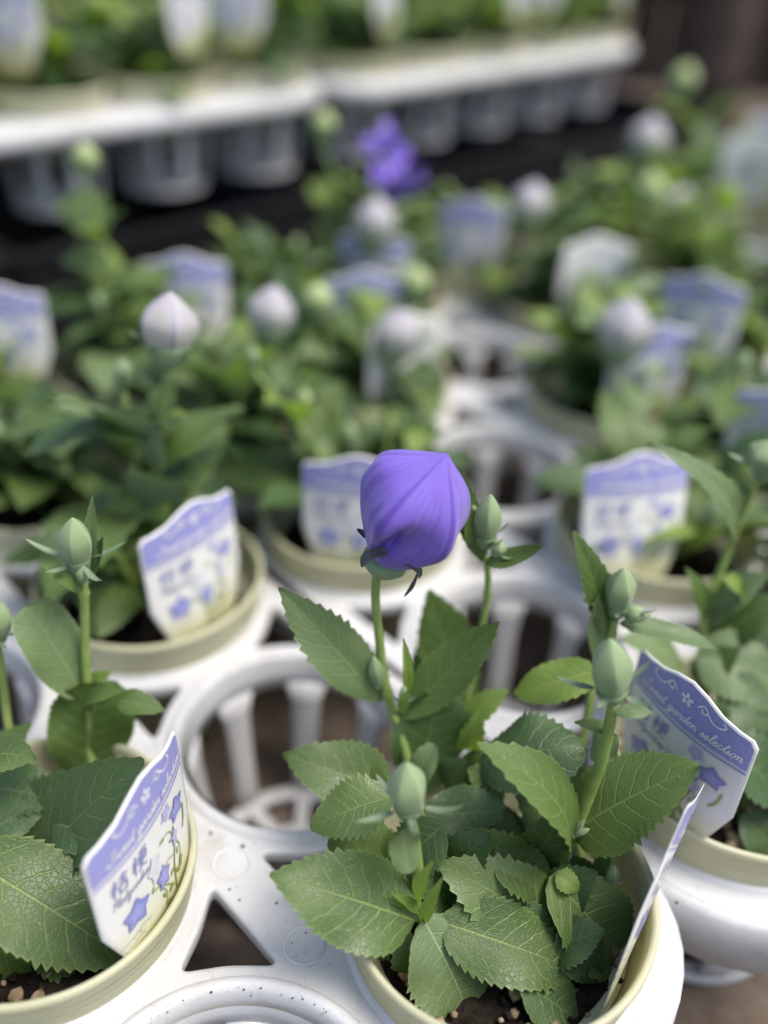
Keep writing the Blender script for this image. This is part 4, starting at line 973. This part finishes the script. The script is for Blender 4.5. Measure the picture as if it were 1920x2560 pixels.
bg_plant('balloon flower plant with a tall lime-green bud before the black crate', c, 0, 1.7, 5, [('bud_lime', 185, 335, 58, .0)], 'balloon flower plants in the second tray', bright=.2)
card('plant card between the mauve bud and the round white bud', A(-3.06, 11.1, 1.6), A(-2.06, 11.25, 1.6), A(-3.06, 11.05, .5))
c = grid2(1, 2); pot('cream pot below a pointed mauve bud', c, 0, 'cream pots in the second tray')
bg_plant('balloon flower plant with one pointed mauve bud', c, 0, 1.35, 6, [('bud_pale', 858, 712, 100, -.7), ('bud_lime', 900, 605, 66, .8)], 'balloon flower plants in the second tray', bright=.2)
card_at('plant card lying back behind the pointed mauve bud', grid2(1.25, 2.35), 0, (.2, -1), dist=.1)
c = grid2(1, 3); pot('cream pot in front of the black crates', c, 0, 'cream pots in the second tray')
bg_plant('leafy balloon flower plant beside the black crates', c, 0, 1.5, 6, [], 'balloon flower plants in the second tray', bright=.3)
c = grid2(2, 1); pot('cream pot under the mauve bud that has a card at its side', c, 0, 'cream pots in the second tray')
bg_plant('balloon flower plant with a mauve bud above a violet-headed card', c, 0, 1.5, 7, [('bud_pale', 1352, 697, 120, -.95, (.05, -.1, 1))], 'balloon flower plants in the second tray', bright=.3)
card_at('plant card with violet header right beside the mauve bud', grid2(2, 1), 0, (.35, -1), dist=.75, top=1.45)
c = grid2(2, 3); pot('cream pot of the plant with the open violet flower', c, 0, 'cream pots in the second tray')
bg_plant('balloon flower plant with a fully open violet flower and a bud below it', c, 0, 1.5, 6, [('open', 862, 335, 150, .0, (.75, -.6, .35)), ('open', 885, 425, 125, -.1, (.4, -.5, -.5)), ('bud_pale', 812, 470, 92, -.9), ('bud_lime', 700, 262, 54, .2)], 'balloon flower plants in the second tray')
card_at('plant card below the open violet flower', c, 0, (-.1, -1), dist=.6)
c = grid2(3, 2); pot('cream pot of the plant with a mauve bud near the black gap', c, 0, 'cream pots in the second tray')
bg_plant('balloon flower plant with a blurred mauve bud near the black gap', c, 0, 1.6, 6, [('bud_pale', 1150, 432, 84, .0), ], 'balloon flower plants in the second tray', bright=.3)
card_at('plant card standing between the open flower and the mauve bud', grid2(3, 3), 0, (-.1, -1), dist=.78, top=1.5)
c = grid2(3, 3); pot('cream pot at the far corner of the second tray', c, 0, 'cream pots in the second tray')
bg_plant('bushy balloon flower plant at the far corner of the second tray', c, 0, 1.5, 6, [], 'balloon flower plants in the second tray', bright=.3)
c = grid2(1, -1); pot('cream pot next to the corner pot of the second tray', c, 0, 'cream pots in the second tray')
bg_plant('balloon flower plant next to the arching bare stem', c, 0, 1.6, 6, [], 'balloon flower plants in the second tray', bright=.25)
c = grid2(2, 0); pot('cream pot with a thin green bud above it', c, 0, 'cream pots in the second tray')
bg_plant('balloon flower plant with a thin stalked green bud', c, 0, 1.3, 6, [('bud_green', 1606, 778, 34, .0)], 'balloon flower plants in the second tray', bright=.3)
card_at('plant card among the leaves by the thin green bud', c, 0, (-.2, -1), dist=.5)
c = grid2(3, 1); pot('cream pot beside the third tray', c, 0, 'cream pots in the second tray')
bg_plant('leafy balloon flower plant beside the third tray', c, 0, 1.5, 6, [], 'balloon flower plants in the second tray', bright=.4)
card_at('pale plant card beside the third tray', c, 0, (-.4, -1), dist=.7, top=1.5)
# third tray
lab3 = 'bright leafy balloon flower plant in the third tray near the post'; pot3 = 'cream pot in the third tray near the post'
for (i, j) in ((0, -1), (1, 0), (0, 1), (1, 1), (0, 2), (1, 3), (2, 2), (0, 3), (2, 3), (3, 3), (2, 1)):
    if (i, j) in ((0, 0), (1, 2)): continue
    c = grid4(i, j); pot(pot3, c, 0, 'cream pots in the third tray')
    ft = {(1, 3): [('bud_pale', 1402, 292, 84, .0)], (2, 3): [('bud_lime', 1480, 165, 56, .0)], (0, 2): [('bud_lime', 1408, 402, 66, .0), ('bud_pale', 1470, 430, 60, .4)]}.get((i, j), [])
    lb = {(1, 3): 'balloon flower plant with a white-mauve bud before the wooden post', (2, 3): 'balloon flower plant with a tall pale green bud before the post', (0, 2): 'balloon flower plant with a lime bud next to a small mauve one'}.get((i, j), lab3)
    bg_plant(lb, c, 0, 1.7, 6, ft, 'balloon flower plants in the third tray', bright=.5)
card_at('white-backed plant card in the third tray turned away', grid4(1.6, 2.6), 0, (.3, 1), dist=.3, top=1.7)
card_at('white-backed plant card at the far end of the third tray', grid4(2.6, 3.0), 0, (.6, 1), dist=.3, top=1.7)
card_at('plant card in the third tray facing the second tray', grid4(.1, .7), 0, (-.5, -1), dist=.5, top=1.5)
card_at('white-backed plant card beside the pointed mauve bud', grid2(1, 2), 0, (-.75, 1), dist=-.62, top=1.3)
card_at('white-backed plant card below the blurred mauve bud near the black gap', grid2(3, 2), 0, (-.2, 1), dist=-.62, top=1.4)
card_at('white-backed plant card between the second and third trays', grid4(0, 1), 0, (.4, 1), dist=-.6, top=1.4)
# raised tier
for gi, (gf, nm) in enumerate(((grid3, 'first'), (grid5, 'second'))):
    far = gi == 1
    for k in range(5):
        for j in (0, 1):
            i = k-4 if gi == 0 else k
            c = gf(i, j)
            pot('cream pot in the %s row of the %s raised tray' % ('front' if j == 0 else 'rear', 'near' if gi == 0 else 'far'), c, Z3, 'cream pots on the raised tier')
            bg_plant('leafy balloon flower plant in the %s row of the %s raised tray' % ('front' if j == 0 else 'rear', 'near' if gi == 0 else 'far'), c, Z3, 1.5, 6, [], 'balloon flower plants on the raised tier', bright=.5)
            if j == 0 and k in (2, 3, 4, 0): card_at('plant card upright in a front pot of the %s raised tray' % ('near' if gi == 0 else 'far'), c, Z3, (-.15, -1) if (k+gi) % 2 == 0 else (.9, -.45), 'printed plant cards on the raised tier', top=1.95)
print('objects', len(bpy.data.objects), 'tris', sum(len(o.data.polygons)*2 for o in bpy.data.objects if o.type == 'MESH'))
